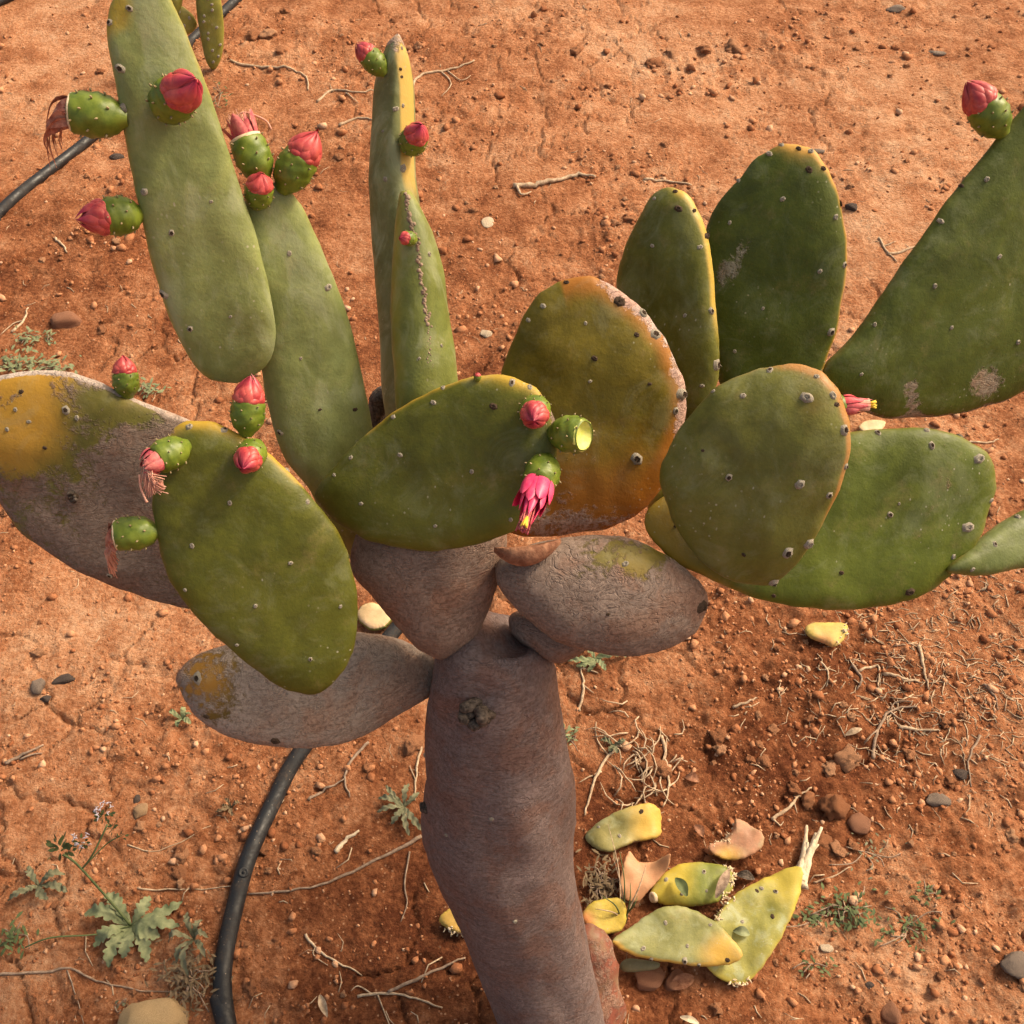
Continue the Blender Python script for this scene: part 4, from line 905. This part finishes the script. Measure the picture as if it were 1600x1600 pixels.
stone(1583, 1507, 46, 42, 'grey', 'rounded grey stone lying alone on pale crusted soil', 2, rz=.4)
stone(106, 502, 48, 40, 'brown', 'dusty beige stone above the grey-green weeds behind the brown and yellow pad', 3, rz=.2, sink=.42)
stone(1464, 1252, 38, 24, 'grey', 'flat grey-brown stone among loose crumbs right of the fallen pads', 4, rz=-.3)
stone(1016, 1528, 58, 34, 'brown', 'angular reddish stone in front of the large pale green fallen pad', 5, rz=.2, h=.8)
stone(1056, 1534, 38, 28, 'brown', 'brown stone chip touching the angular reddish stone', 15, rz=.7)
stone(1393, 1584, 34, 42, 'brown', 'flat purple-brown slab stone standing in pale crusted soil', 6)
stone(1400, 16, 34, 16, 'grey', 'oval grey stone on the far bare soil', 7)
stone(1462, 85, 30, 12, 'grey', 'low flat grey stone near the oval grey one on far soil', 8)
stone(100, 1063, 40, 18, 'dark', 'long dark stone left of the low brown pad, largest of its cluster', 9, rz=.1)
stone(62, 1072, 24, 26, 'grey', 'blocky grey stone at the end of the long dark stone', 10)
stone(72, 1092, 20, 12, 'dark', 'small dark chip below the blocky grey stone', 11)
stone(214, 1249, 11, 15, 'dark', 'tiny black pebble above a beige clod near the flowering weed', 12)
stone(220, 1268, 30, 20, 'beige', 'beige lump touching the tiny black pebble', 13, rz=.5)
stone(183, 247, 22, 14, 'dark', 'black chip near the straight pipe beside the tall left pad', 14)
stone(1330, 325, 18, 20, 'dark', 'small dark stone beyond the tall dark green pad', 16)
stone(1278, 237, 24, 9, 'grey', 'thin grey flake behind the tip of the tall dark green pad', 17)
stone(1290, 1483, 22, 16, 'white', 'small whitish lump right of the long yellow pad', 18)
stone(1500, 1210, 26, 20, 'dark', 'dark chip among loose crumbs above the flat grey-brown stone', 19)
stone(1345, 1287, 40, 32, 'brown', 'pale pinkish clod near the bleached woody stalk', 20, rz=.3)
stone(440, 1252, 12, 9, 'white', 'tiny pale chip beside the curved pipe', 21)
stone(762, 347, 18, 26, 'white', 'white papery flake on bare soil behind the upright narrow pad', 22, h=.25)
stone(760, 522, 22, 18, 'white', 'pale curled flake behind the orange-brown pad', 23, h=.4)
stone(1358, 1500+40, 16, 12, 'dark', 'small dark pebble on pale crust beside the creeping weed', 24)

# earth clods one by one
CM = [rock_mesh(100+i, 3, .95, smooth=True) for i in range(9)]
for m_ in CM: m_.materials.append(M['clod'])
KEEP = []
def free_of(px, py): return True
LM = [((1040, 1420), 'among the cut pads'), ((1330, 1420), 'near the creeping weed'), ((1010, 1185), 'beside the dry tangled weed'), ((1400, 1100), 'in the straw-strewn crumbly patch'), ((1250, 1230), 'near the bleached woody stalk'), ((420, 1300), 'beside the curved pipe'),
      ((205, 1450), 'near the lobed rosette weed'), ((80, 1070), 'near the dark stones'), ((560, 1400), 'between the pipe and the trunk'), ((60, 300), 'near the straight pipe'), ((420, 80), 'near the young spiny cactus'), ((730, 400), 'behind the upright narrow pad'), ((860, 285), 'near the thick pale root'),
      ((1080, 80), 'in the far ridge of clods'), ((1400, 350), 'behind the large dark right pad'), ((60, 560), 'near the beige stone'), ((1540, 1500), 'near the rounded grey stone'), ((1180, 1080), 'on the pale crust below the broad pad'), ((1400, 60), 'near the oval grey stone'), ((680, 1560), 'at the foot of the trunk'), ((200, 1200), 'below the low brown pad')]
def clod_label(c, d):
    w_ = min(LM, key=lambda q: (G(*q[0])-c).length)[1]
    return ('big rough lump' if d >= 24 else 'crumbly lump' if d >= 13 else 'small crumb')+' of red earth '+w_
hand = [(1300, 1262, 46), (1122, 1152, 30), (1124, 1174, 22), (1325, 1188, 40), (1296, 1200, 26), (1010, 1190, 30), (645, 1165, 38), (575, 1200, 20), (1035, 1205, 34), (1262, 1252, 26), (1240, 1235, 24), (1285, 1318, 34), (1208, 1142, 18), (1185, 1120, 18), (1330, 1120, 20), (1265, 1125, 18),
        (900, 80, 24), (1020, 100, 26), (1050, 85, 22), (1100, 80, 24), (1145, 75, 26), (985, 345, 26), (960, 350, 20), (945, 352, 16), (420, 55, 30), (440, 80, 22), (395, 60, 26), (655, 75, 18), (1475, 1130, 20), (1420, 1180, 22), (420, 1360, 14), (740, 330, 14), (600, 270, 16), (1310, 1330, 26), (1185, 1165, 16), (940, 1560, 26), (985, 1565, 30), (1120, 1575, 24)]
taken = []
pool = []
rr_ = random.Random(21)
while len(pool) < 215:
    px, py = rr_.uniform(-20, 1620), rr_.uniform(-10, 1610); c = G(px, py)
    cr = float(crumbly(np.array(c.x), np.array(c.y)))
    if rr_.random() > .03+cr*.9: continue
    pool.append((px, py, rr_.choice([9, 10, 10, 11, 12, 13, 15, 18, 22])*(1.0 if py > 600 else .8)))
for i, (px, py, d) in enumerate(hand+pool):
    c = G(px, py)
    if math.hypot(c.x-base_pt.x, c.y-base_pt.y-.04) < .12: continue
    if 480 < px and 0 <= i < 0: continue
    z = -(c-CAM).dot(CZ); s = d*z/F/2
    o = link('earth_clod', CM[i % 9], None, None, (c.x, c.y, ghs(c.x, c.y)+s*.10))
    o.scale = (s*rr_.uniform(.9, 1.25), s*rr_.uniform(.8, 1.1), s*rr_.uniform(.55, .8)); o.rotation_euler = (rr_.uniform(-.3, .3), rr_.uniform(-.3, .3), rr_.uniform(0, 6.28))
    tag(o, clod_label(c, d), 'clod', 'loose earth clods scattered over the red soil')

def scatter(n, seed, margin=160):
    r = np.random.RandomState(seed); px = r.uniform(-margin, 1600+margin, n); py = r.uniform(-60, 1600+margin, n)
    dz = (-math.sin(PITCH)-(py-800)/F*math.cos(PITCH)); t = H/-dz
    return (px-800)/F*t, t*(math.cos(PITCH)-(py-800)/F*math.sin(PITCH)), t, r
def crumbs():
    x, y, t, r = scatter(85000, 3); c = crumbly(x, y); cl = sstep(-.1, .45, fbm(x*7, y*7+3, 2))
    keep = r.rand(len(x)) < (.05+.66*c*(.22+.78*cl)); keep &= np.hypot(x-base_pt.x, y-base_pt.y-.03) > .085
    x, y, t = x[keep], y[keep], t[keep]; n = len(x)
    size = np.clip(.0015*np.exp(r.randn(n)*.66), .0008, .0068)*np.clip(t/1.5, .8, 1.6)
    import bmesh
    bm = bmesh.new(); bmesh.ops.create_icosphere(bm, subdivisions=1, radius=1); bm.verts.ensure_lookup_table()
    bv = np.array([v.co for v in bm.verts]); bf = np.array([[v.index for v in f.verts] for f in bm.faces]); bm.free()
    th = r.rand(n)*6.28; ct, sn = np.cos(th), np.sin(th)
    V = bv[None]*(1+.95*(r.rand(n, len(bv), 1)-.5)); V = V*np.stack([size*(.9+.6*r.rand(n)), size*(.8+.4*r.rand(n)), size*(.5+.4*r.rand(n))], 1)[:, None, :]
    V = np.stack([V[..., 0]*ct[:, None]-V[..., 1]*sn[:, None], V[..., 0]*sn[:, None]+V[..., 1]*ct[:, None], V[..., 2]], -1)
    V += np.stack([x, y, gh(x, y)+size*.25], 1)[:, None, :]
    Fc = (bf[None]+(np.arange(n)*len(bv))[:, None, None]).reshape(-1, 3)
    me = bpy.data.meshes.new('soil_crumbs'); V = V.reshape(-1, 3)
    me.vertices.add(len(V)); me.vertices.foreach_set('co', V.astype(np.float32).ravel())
    me.loops.add(Fc.size); me.loops.foreach_set('vertex_index', Fc.astype(np.int32).ravel())
    me.polygons.add(len(Fc)); me.polygons.foreach_set('loop_start', np.arange(0, Fc.size, 3, dtype=np.int32)); me.update(); me.validate()
    o = link('soil_crumbs', me, M['crumb']); o['kind'] = 'stuff'; tag(o, 'fine loose crumbs and grit strewn over the red soil', 'grit')
    print('crumbs', n)
crumbs()

# ------------------------------------------------------------------ twigs and straw
TG = 'dry twigs and roots lying on the soil'
def twig(px, rpx, label, m_='straw', branches=(), jit=1.0, up=.0, group=TG):
    pts = [G(x, y) for x, y in px]; z = -(pts[0]-CAM).dot(CZ); r0 = rpx*z/F
    path = smooth_path(pts, 5); n = len(path); rg = random.Random(int(px[0][0]*7+px[0][1]))
    for i, p in enumerate(path):
        p.x += rg.uniform(-1, 1)*r0*.5*jit; p.y += rg.uniform(-1, 1)*r0*.5*jit; p.z = ghs(p.x, p.y)+r0*.7+up*math.sin(math.pi*i/(n-1))
    mb = MB(); mb.tube(path, [r0*(1-.55*i/(n-1))*rg.uniform(.85, 1.12) for i in range(n)], 7)
    for br in branches:
        bp = smooth_path([G(x, y, .004) for x, y in br], 4); k = len(bp)
        for p in bp: p.z = ghs(p.x, p.y)+r0*.8
        mb.tube(bp, [r0*.55*(1-.6*i/(k-1)) for i in range(k)], 6)
    o = mb.build('twig', M[m_], None, path[n//2]); tag(o, label, 'twig', group)
twig([(660, 1308), (600, 1338), (540, 1368), (470, 1390), (388, 1398)], 3.0, 'long thin brown twig reaching from the trunk to the curved pipe', 'twig', [[(640, 1330), (632, 1380), (636, 1410), (626, 1440)]])
twig([(606, 1550), (650, 1530), (690, 1512), (727, 1496)], 3.2, 'straight brown stick pointing at the trunk foot', 'twig')
twig([(560, 1556), (605, 1552), (650, 1560), (692, 1576)], 2.6, 'pale twig with frayed end near the trunk foot', 'straw', [[(590, 1554), (600, 1580), (612, 1610)], [(580, 1552), (560, 1540), (548, 1548)]])
twig([(478, 1460), (500, 1488), (530, 1505), (566, 1522)], 2.4, 'short pale forked twig between the pipe and the trunk', 'straw', [[(492, 1480), (490, 1492), (512, 1508)]])
twig([(-20, 1524), (60, 1520), (110, 1514), (150, 1532), (220, 1548), (300, 1552)], 2.4, 'long dark stem trailing along the ground below the lobed weed', 'twig', [[(105, 1516), (120, 1560), (130, 1600)]])
twig([(804, 292), (835, 290), (870, 284), (905, 276), (931, 280)], 4.6, 'thick pale knobbly root on bare soil behind the orange-brown pad', 'straw', [[(808, 292), (815, 305), (830, 300)]])
twig([(1005, 283), (1040, 284), (1082, 290)], 2.4, 'thin straight straw behind the narrow dark pad')
twig([(968, 1162), (938, 1200), (922, 1240), (914, 1275)], 3.0, 'pale bent root right of the trunk', 'straw', [[(940, 1205), (922, 1212), (905, 1222)]])
twig([(1034, 1150), (1040, 1185), (1044, 1225), (1036, 1262)], 2.8, 'upright pale straw crossing the dry tangle', 'straw', [[(1043, 1230), (1058, 1218), (1062, 1205)]])
twig([(576, 1160), (545, 1195), (540, 1225), (548, 1246)], 2.6, 'curled thin twig below the low grey branch pad', 'twig')
twig([(482, 1250), (510, 1232), (538, 1218)], 2.6, 'short brown stick beside the curved pipe', 'twig')
twig([(524, 1330), (540, 1314), (562, 1298)], 4.2, 'thick bleached stick between pipe and trunk', 'bone')
twig([(640, 150), (655, 120), (690, 112), (722, 104), (742, 96)], 2.4, 'thin branched dead stem behind the tall narrow pad', 'straw', [[(690, 112), (705, 130), (690, 150)], [(700, 110), (720, 125), (735, 118)]])
twig([(360, 98), (410, 108), (450, 108), (478, 122), (482, 142)], 2.2, 'pale bent straw near the young spiny prickly pear', 'straw')
twig([(497, 160), (520, 142), (556, 146), (590, 140)], 2.2, 'pale root scraps beneath the far small bud', 'straw', [[(520, 142), (515, 130)], [(540, 146), (560, 160)]])
twig([(530, 198), (560, 186), (588, 192)], 2.4, 'short pale root touching the upright narrow pad', 'straw')
twig([(1372, 372), (1386, 395), (1402, 410)], 2.2, 'pale forked straw beside the large right-hand pad', 'straw', [[(1380, 384), (1400, 376)]])
twig([(1388, 398), (1420, 390), (1440, 382)], 2.2, 'thin straw half hidden by the large right-hand pad')
twig([(1436, 1010), (1442, 1045), (1450, 1078)], 3.0, 'straight pale straw among the loose crumbs', 'straw')
twig([(1330, 1040), (1345, 1062), (1338, 1078)], 2.6, 'short greyish stick in the crumbly soil', 'twig')
twig([(1338, 1052), (1370, 1042), (1372, 1075)], 2.4, 'bent straw crossing the greyish stick')
twig([(1380, 1056), (1408, 1060), (1436, 1066)], 2.8, 'thick short straw near the straight pale straw')
twig([(1362, 1188), (1368, 1150), (1390, 1112), (1430, 1108)], 3.2, 'curving dry stem with side shoots in the crumbly soil', 'twig', [[(1390, 1112), (1410, 1125), (1440, 1150)], [(1392, 1110), (1400, 1096), (1425, 1098)], [(1372, 1140), (1350, 1160)]])
twig([(1402, 1138), (1440, 1142), (1468, 1143)], 2.8, 'straight straw beneath the curving dry stem')
twig([(1204, 1282), (1232, 1262), (1246, 1246), (1268, 1232)], 3.0, 'pale branched root above the bleached woody stalk', 'straw', [[(1240, 1252), (1246, 1270)], [(1208, 1280), (1218, 1290), (1224, 1284)]])
twig([(1272, 1378), (1300, 1370), (1330, 1355)], 1.8, 'thin thread of straw right of the bleached woody stalk')
twig([(10, 1192), (36, 1180), (68, 1166)], 3.4, 'split dark stick left of the low brown pad', 'twig', [[(30, 1186), (50, 1178), (66, 1176)]])
twig([(1146, 1104), (1165, 1098), (1182, 1090)], 2.4, 'short straw on pale crust right of the brown pads')
twig([(1536, 1070), (1552, 1090), (1560, 1110)], 2.0, 'small reddish twig at the far end of the crumbly patch', 'twig')
twig([(1282, 1035), (1294, 1050), (1290, 1074)], 2.0, 'thin curved straw below the small yellow pad piece')
twig([(20, 520), (38, 500), (44, 482)], 2.4, 'pale forked straw beside the beige stone', 'straw', [[(38, 500), (20, 505), (0, 522)]])
twig([(85, 372), (98, 384), (106, 396)], 2.4, 'small pale bent straw near the pipe and the pink bud', 'straw')
twig([(905, 1110), (912, 1070), (908, 1045), (935, 1052)], 2.4, 'thin pale root beneath the flat weed beside the trunk', 'straw', [[(912, 1070), (928, 1082)]])
twig([(1480, 690), (1540, 692), (1560, 688)], 2.0, 'straw beyond the broad right-hand pad') 
twig([(1530, 1150), (1512, 1190), (1516, 1230)], 2.2, 'thin twig leaning in the crumbly patch', 'twig')
twig([(200, 1290+30), (250, 1330), (330, 1290)], 1.2, 'hair-thin straw between the flowering weed and the pipe', 'straw')
twig([(215, 1390), (300, 1390), (375, 1385)], 1.5, 'thin straw stalk lying between the lobed weed and the pipe', 'straw')
twig([(660, 1160), (652, 1200), (648, 1250)], 2.4, 'pale upright straw beside the trunk', 'straw', [[(650, 1220), (640, 1196)]])

def tangle():
    c = G(1005, 1185); r = random.Random(6); mb = MB()
    for i in range(46):
        a = r.uniform(0, 6.28); p0 = c+Vector((r.gauss(0, .030), r.gauss(0, .040), 0)); pts = []
        ln = r.uniform(.02, .06); cv = r.uniform(-1.5, 1.5)
        for k in range(5):
            t = k/4; pts.append(p0+Vector((math.cos(a+cv*t)*ln*t, math.sin(a+cv*t)*ln*t, 0)))
        for k, p in enumerate(pts): p.z = ghs(p.x, p.y)+.002+r.uniform(0, .010)*math.sin(k/4*3.1)
        mb.tube(pts, [.0014, .0014, .0012, .001, .0006], 5)
    o = mb.build('dead_weed', M['straw'], None, c); tag(o, 'dry tangled dead weed right of the trunk above the fallen pads', 'dead weed')
tangle()
def straw_bits():
    r = random.Random(12); mb = MB(); k = 0
    while k < 1150:
        if r.random() < .68: px, py = r.gauss(1460, 120), r.gauss(1060, 95)
        else: px, py = r.uniform(-80, 1680), r.uniform(-20, 1680)
        if py < -40 or py > 1700: continue
        c = G(px, py)
        if math.hypot(c.x-base_pt.x, c.y-base_pt.y-.03) < .09: continue
        a = r.uniform(0, 6.28); ln = r.uniform(.006, .028)*(1 if r.random() < .8 else 1.6); cv = r.uniform(-1, 1); w_ = r.uniform(.0004, .0011)
        pts = [c+Vector((math.cos(a+cv*t)*ln*t, math.sin(a+cv*t)*ln*t, 0)) for t in (0, .5, 1)]
        for p in pts: p.z = ghs(p.x, p.y)+w_*1.2
        mb.tube(pts, [w_, w_, w_*.6], 5); k += 1
    o = mb.build('straw_litter', M['straw'], None, Vector((0, 0, 0))); o['kind'] = 'stuff'; tag(o, 'fine chopped straw and dry litter strewn on the red soil', 'litter')
straw_bits()

# ------------------------------------------------------------------ weeds
M['weed'] = simple('weed_leaf', (.145, .175, .085), (.26, .28, .15), 60, .7, .002)
M['weed2'] = simple('weed_green', (.062, .085, .030), (.125, .155, .06), 80, .7, .001)
M['weed3'] = simple('weed_greygreen', (.12, .125, .07), (.22, .21, .13), 80, .8, .001)
M['dryweed'] = simple('dry_weed', (.13, .09, .05), (.24, .17, .10), 80, .9, .001)
M['petal_lilac'] = simple('lilac_flower', (.42, .36, .46), (.70, .64, .66), 200, .7, .0005)
def leaf(mb, c, tip, width, lobes=6, rise=.02, r=random, nl=26):
    d = tip-c; L = math.hypot(d.x, d.y); u = Vector((d.x, d.y, 0)).normalized(); s_ = Vector((-u.y, u.x, 0)); ph = r.uniform(0, 1); bw = r.uniform(-.12, .12)*L
    def fn(i, j):
        t = i; x = (j-.5)*2
        env = (math.sin(math.pi*min(1, t**.75*.97+.03)))**.8*(.35+.75*t)
        lob = .38+.62*abs(math.sin((t*lobes+ph+(.15 if x > 0 else 0))*math.pi))**.6 if lobes else 1
        w_ = width*env*lob+.0006
        p = c+u*(L*t)+s_*(bw*math.sin(math.pi*t))+s_*x*w_+u*(abs(x)*w_*.45)
        p.z = ghs(p.x, p.y)+.003+rise*math.sin(math.pi*t*.8)*(.7+.3*math.sin(3*t+ph))+abs(x)*w_*.25+.0012*math.sin(23*t+3*x)
        return p
    mb.grid(fn, nl, 4)
def rosette(px, py, tips, wpx, label, m_='weed', lobes=6, rise=.016, seed=1, name='weed'):
    c = G(px, py); z = -(c-CAM).dot(CZ); root = empty(name, (c.x, c.y, c.z)); tag(root, label, 'weed'); r = random.Random(seed)
    for (x, y) in tips:
        mb = MB(); leaf(mb, c.copy(), G(x, y), wpx*z/F/2*r.uniform(.85, 1.15), lobes, rise*r.uniform(.6, 1.3), r); mb.build('leaf', M[m_], root, c)
    return root, c
w1, wc1 = rosette(206, 1448, [(135, 1432), (150, 1482), (174, 1515), (232, 1506), (252, 1466), (288, 1412), (284, 1450), (236, 1402), (170, 1400), (196, 1500)], 30, 'grey-green lobed rosette weed with a tall flowering stem left of the pipe', seed=2, lobes=6)
def flower_stems():
    r = random.Random(4); tips = [((205, 1445), (160, 1400), (112, 1345), .10), ((130, 1352), (145, 1330), (166, 1292), .115)]
    st = []
    a0 = wc1+Vector((0, 0, .005)); 
    def up(px, py, h): return G(px, py, h)
    mb = MB(); mb.tube(smooth_path([a0, up(165, 1400, .05), up(120, 1350, .09), up(98, 1335, .10)], 5), .0016, 6)
    mb.tube(smooth_path([up(128, 1358, .085), up(145, 1335, .105), up(168, 1288, .125)], 5), .0013, 6)
    mb.tube(smooth_path([up(128, 1358, .085), up(165, 1320, .10), up(188, 1306, .105)], 5), .0009, 5)
    mb.tube(smooth_path([a0, up(150, 1460, .02), up(80, 1465, .03), up(40, 1480, .02)], 5), .0012, 6)
    mb.build('stem', M['weed2'], w1, wc1)
    for (px, py, h, n, sp) in ((95, 1326, .10, 34, .019), (128, 1318, .10, 26, .014), (162, 1276, .125, 26, .014), (176, 1292, .122, 18, .010), (188, 1308, .105, 12, .010)):
        c = up(px, py, h); mb = MB(); mf = MB()
        for i in range(n):
            d = Vector((r.gauss(0, 1), r.gauss(0, .8), r.gauss(.3, .8))).normalized(); p0 = c+d*sp*r.uniform(.1, .8); e = d.orthogonal().normalized(); ln = sp*r.uniform(.35, .6); wd = ln*.3
            mb.grid(lambda u, v: p0+d*ln*u+e*wd*math.sin(math.pi*min(1, u*.9+.08))*(v-.5)*2, 3, 2)
            if r.random() < .45 and py < 1322 and px < 170:
                p1 = c+(d+CY*.6)*sp*.9
                for k in range(3):
                    q = Vector((r.gauss(0, 1), r.gauss(0, 1), r.gauss(0, 1))).normalized(); mf.tube([p1, p1+q*.004], [.0010, .0004], 4)
        h_ = mb.build('flower_head', M['weed2'], w1, c)
        if mf.v: mf.build('lilac_floret', M['petal_lilac'], h_, c)
flower_stems()
rosette(62, 1385, [(16, 1410), (108, 1396), (46, 1356), (78, 1408), (104, 1368), (40, 1398)], 18, 'small dull green rosette weed beside the flowering stem', 'weed3', seed=3, lobes=5)
rosette(930, 1030, [(886, 1032), (980, 1026), (908, 1010), (946, 1050), (918, 1052), (955, 1012), (900, 1044)], 14, 'flat grey-green weed at the right side of the trunk', 'weed', seed=5, lobes=4, rise=.008)
rosette(632, 1262, [(592, 1250), (604, 1230), (640, 1228), (612, 1290), (640, 1308), (660, 1300), (590, 1272), (655, 1240)], 14, 'dusty green weed touching the left side of the trunk', 'weed3', seed=6, lobes=4, rise=.012)
rosette(958, 1165, [(938, 1158), (952, 1178), (976, 1158), (965, 1180)], 12, 'tiny green weed at the edge of the dry tangle', 'weed3', seed=7, lobes=3, rise=.008)
rosette(285, 1124, [(268, 1116), (278, 1138), (300, 1134), (290, 1108), (300, 1118)], 10, 'tiny pale green seedling below the low brown pad', 'weed', seed=8, lobes=0, rise=.008)
rosette(362, 1262, [(340, 1272), (352, 1250), (376, 1256), (366, 1278), (348, 1260)], 8, 'small withered seedling left of the curved pipe', 'dryweed', seed=9, lobes=3, rise=.010)
rosette(305, 1470, [(280, 1510), (300, 1530), (325, 1500), (318, 1440), (296, 1430), (330, 1470), (270, 1480)], 13, 'upright dull green lobed weed crowded against the curved pipe', 'weed3', seed=10, lobes=5, rise=.035)
def clump(px, py, rx, ry, n, size, label, m_, seed, upz=.012, stems=0, narrow=.38):
    c = G(px, py); z = -(c-CAM).dot(CZ); root = empty('weed', (c.x, c.y, c.z)); tag(root, label, 'weed'); r = random.Random(seed); mb = MB()
    for i in range(n):
        q = G(px+r.gauss(0, rx*.5), py+r.gauss(0, ry*.5)); q.z += r.uniform(.001, upz); a = r.uniform(0, 6.28); d = Vector((math.cos(a), math.sin(a), r.uniform(-.1, .7))).normalized(); e = d.cross(Vector((0, 0, 1))).normalized(); ln = size*r.uniform(.6, 1.3)
        mb.grid(lambda u, v: q+d*ln*u+Vector((0, 0, -ln*.3*u*u))+e*ln*narrow*math.sin(math.pi*min(1, u*.92+.06))*(v-.5), 3, 2)
    mb.build('leaves', M[m_], root, c)
    if stems:
        mb = MB()
        for i in range(stems):
            q = G(px+r.gauss(0, rx*.6), py+r.gauss(0, ry*.6), .006); m2 = (c+q)/2+Vector((r.uniform(-.01, .01), r.uniform(-.01, .01), upz*.5))
            mb.tube(smooth_path([c, m2, q], 4), .0009, 5)
        mb.build('stem', M['twig'], root, c)
clump(1325, 1425, 46, 32, 130, .010, 'sprawling dark green creeping weed right of the long yellow pad', 'weed2', 1, .016, 9)
clump(1415, 1452, 60, 26, 70, .009, 'thin green runner spreading from the creeping weed', 'weed2', 2, .008, 7)
clump(1270, 1438, 36, 14, 34, .009, 'sparse green sprig between the long yellow pad and the creeping weed', 'weed2', 3, .006, 4)
clump(1350, 1330, 50, 44, 34, .008, 'faint sparse green weed above the creeping weed', 'weed3', 4, .006, 5)
clump(1270, 1510, 30, 14, 26, .008, 'tiny green sprig below the creeping weed', 'weed2', 5, .006, 4)
clump(1445, 1400, 22, 18, 26, .009, 'small green tuft on pale crust beyond the creeping weed', 'weed2', 16, .008, 3)
clump(28, 572, 40, 20, 90, .016, 'grey-green low weed above the yellow end of the brown pad', 'weed', 6, .020, 4)
clump(85, 576, 34, 16, 70, .014, 'low bluish green weed below the beige stone', 'weed', 7, .018, 3)
clump(45, 530, 18, 12, 36, .014, 'small grey-green tuft beside the beige stone', 'weed', 8, .014, 2)
clump(78, 530, 14, 10, 26, .012, 'smallest grey-green tuft at the foot of the beige stone', 'weed', 9, .012, 2)
clump(234, 612, 22, 12, 40, .013, 'small green weed behind the bud on the brown pad', 'weed', 10, .014, 2)
clump(300, 1530, 42, 50, 230, .012, 'tangled brown and green dead weed mat beside the curved pipe', 'dryweed', 11, .022, 22, .25)
clump(345, 145, 14, 26, 26, .012, 'thin green tendrils on soil right of the tall left pad', 'weed2', 12, .02, 5, .3)
clump(22, 1462, 22, 26, 46, .011, 'bright green sprig left of the lobed rosette weed', 'weed2', 13, .016, 4)
clump(192, 1412+160, 20, 10, 10, .008, 'tiny sprig beside the cream stone', 'weed3', 14, .008, 2)
clump(890, 1155, 14, 26, 20, .010, 'small weed half hidden behind the right edge of the trunk', 'weed', 15, .014, 2)
clump(940, 1385, 26, 44, 170, .012, 'dead brown weed litter between the trunk and the cut pads', 'dryweed', 17, .016, 20, .25)
def grass():
    c = G(972, 1440); root = empty('grass_tuft', (c.x, c.y, c.z)); tag(root, 'thin grass blades sprouting among the cut pads', 'grass')
    for (tx, ty, h, m_) in ((950, 1288, .05, 'straw'), (968, 1330, .06, 'weed2'), (940, 1400, .05, 'weed2'), (985, 1380, .04, 'weed2'), (958, 1340, .05, 'straw'), (996, 1400, .03, 'weed2'), (930, 1420, .04, 'straw'), (1010, 1350, .05, 'straw')):
        t = G(tx, ty, h); m2 = (c+t)/2+Vector((.004, 0, .015)); p = smooth_path([c+Vector((rnd.uniform(-.006, .006), rnd.uniform(-.006, .006), 0)), m2, t], 6); mb = MB(); mb.tube(p, list(np.linspace(.0017, .0004, len(p))), 4); mb.build('blade', M[m_], root, c)
grass()
def dead_leaf(px, py, tip, wpx, label, m_, up=.012, cat='leaf'):
    c = G(px, py, 0); z = -(c-CAM).dot(CZ); t = G(*tip); mb = MB(); u = (t-c); L = u.length; u.normalize(); s_ = Vector((-u.y, u.x, 0)).normalized(); w_ = wpx*z/F/2
    def fn(i, j):
        x = (j-.5)*2; ww = w_*math.sin(math.pi*min(1, i*.94+.04))**.8; p = c+u*L*i+s_*x*ww; p.z = up+max(c.z, ghs(p.x, p.y))+abs(x)*ww*.5+.006*math.sin(math.pi*i); return p
    mb.grid(fn, 10, 6); o = mb.build('leaf', M[m_], None, c); tag(o, label, cat)
dead_leaf(1068, 1412, (1050, 1384), 17, 'small fresh green leaf lying on the yellow and green pad', 'weed2', .034)
dead_leaf(1112, 1415, (1132, 1372), 15, 'dry brown leaf leaning on the frayed end of the yellow pad', 'twig', .036)
dead_leaf(1140, 1464, (1165, 1470), 15, 'blue-green leaf lying on the long yellow-green pad', 'weed', .030)
dead_leaf(1150, 1368, (1178, 1376), 16, 'dark dry leaf behind the frayed end of the yellow pad', 'blackscar', .004)
dead_leaf(1045, 1545, (1085, 1528), 22, 'curled brown leaf beneath the large pale green fallen pad', 'deadpad', .004)
dead_leaf(1070, 1215, (1092, 1222), 16, 'dry pinkish leaf right of the dry tangle', 'deadpad', .002)
dead_leaf(1085, 1290, (1098, 1310), 14, 'small dry curled leaf left of the pinkish pad piece', 'deadpad', .002)
dead_leaf(500, 1555, (512, 1590), 12, 'curled dry leaf left of the pale frayed twig', 'straw', .002)
dead_leaf(1320, 1150, (1345, 1142), 10, 'small pale leaf among the loose crumbs', 'straw', .002)
dead_leaf(1062, 1590, (1092, 1600), 10, 'bleached curled root piece on pale soil before the fallen pads', 'bone', .003, 'root')
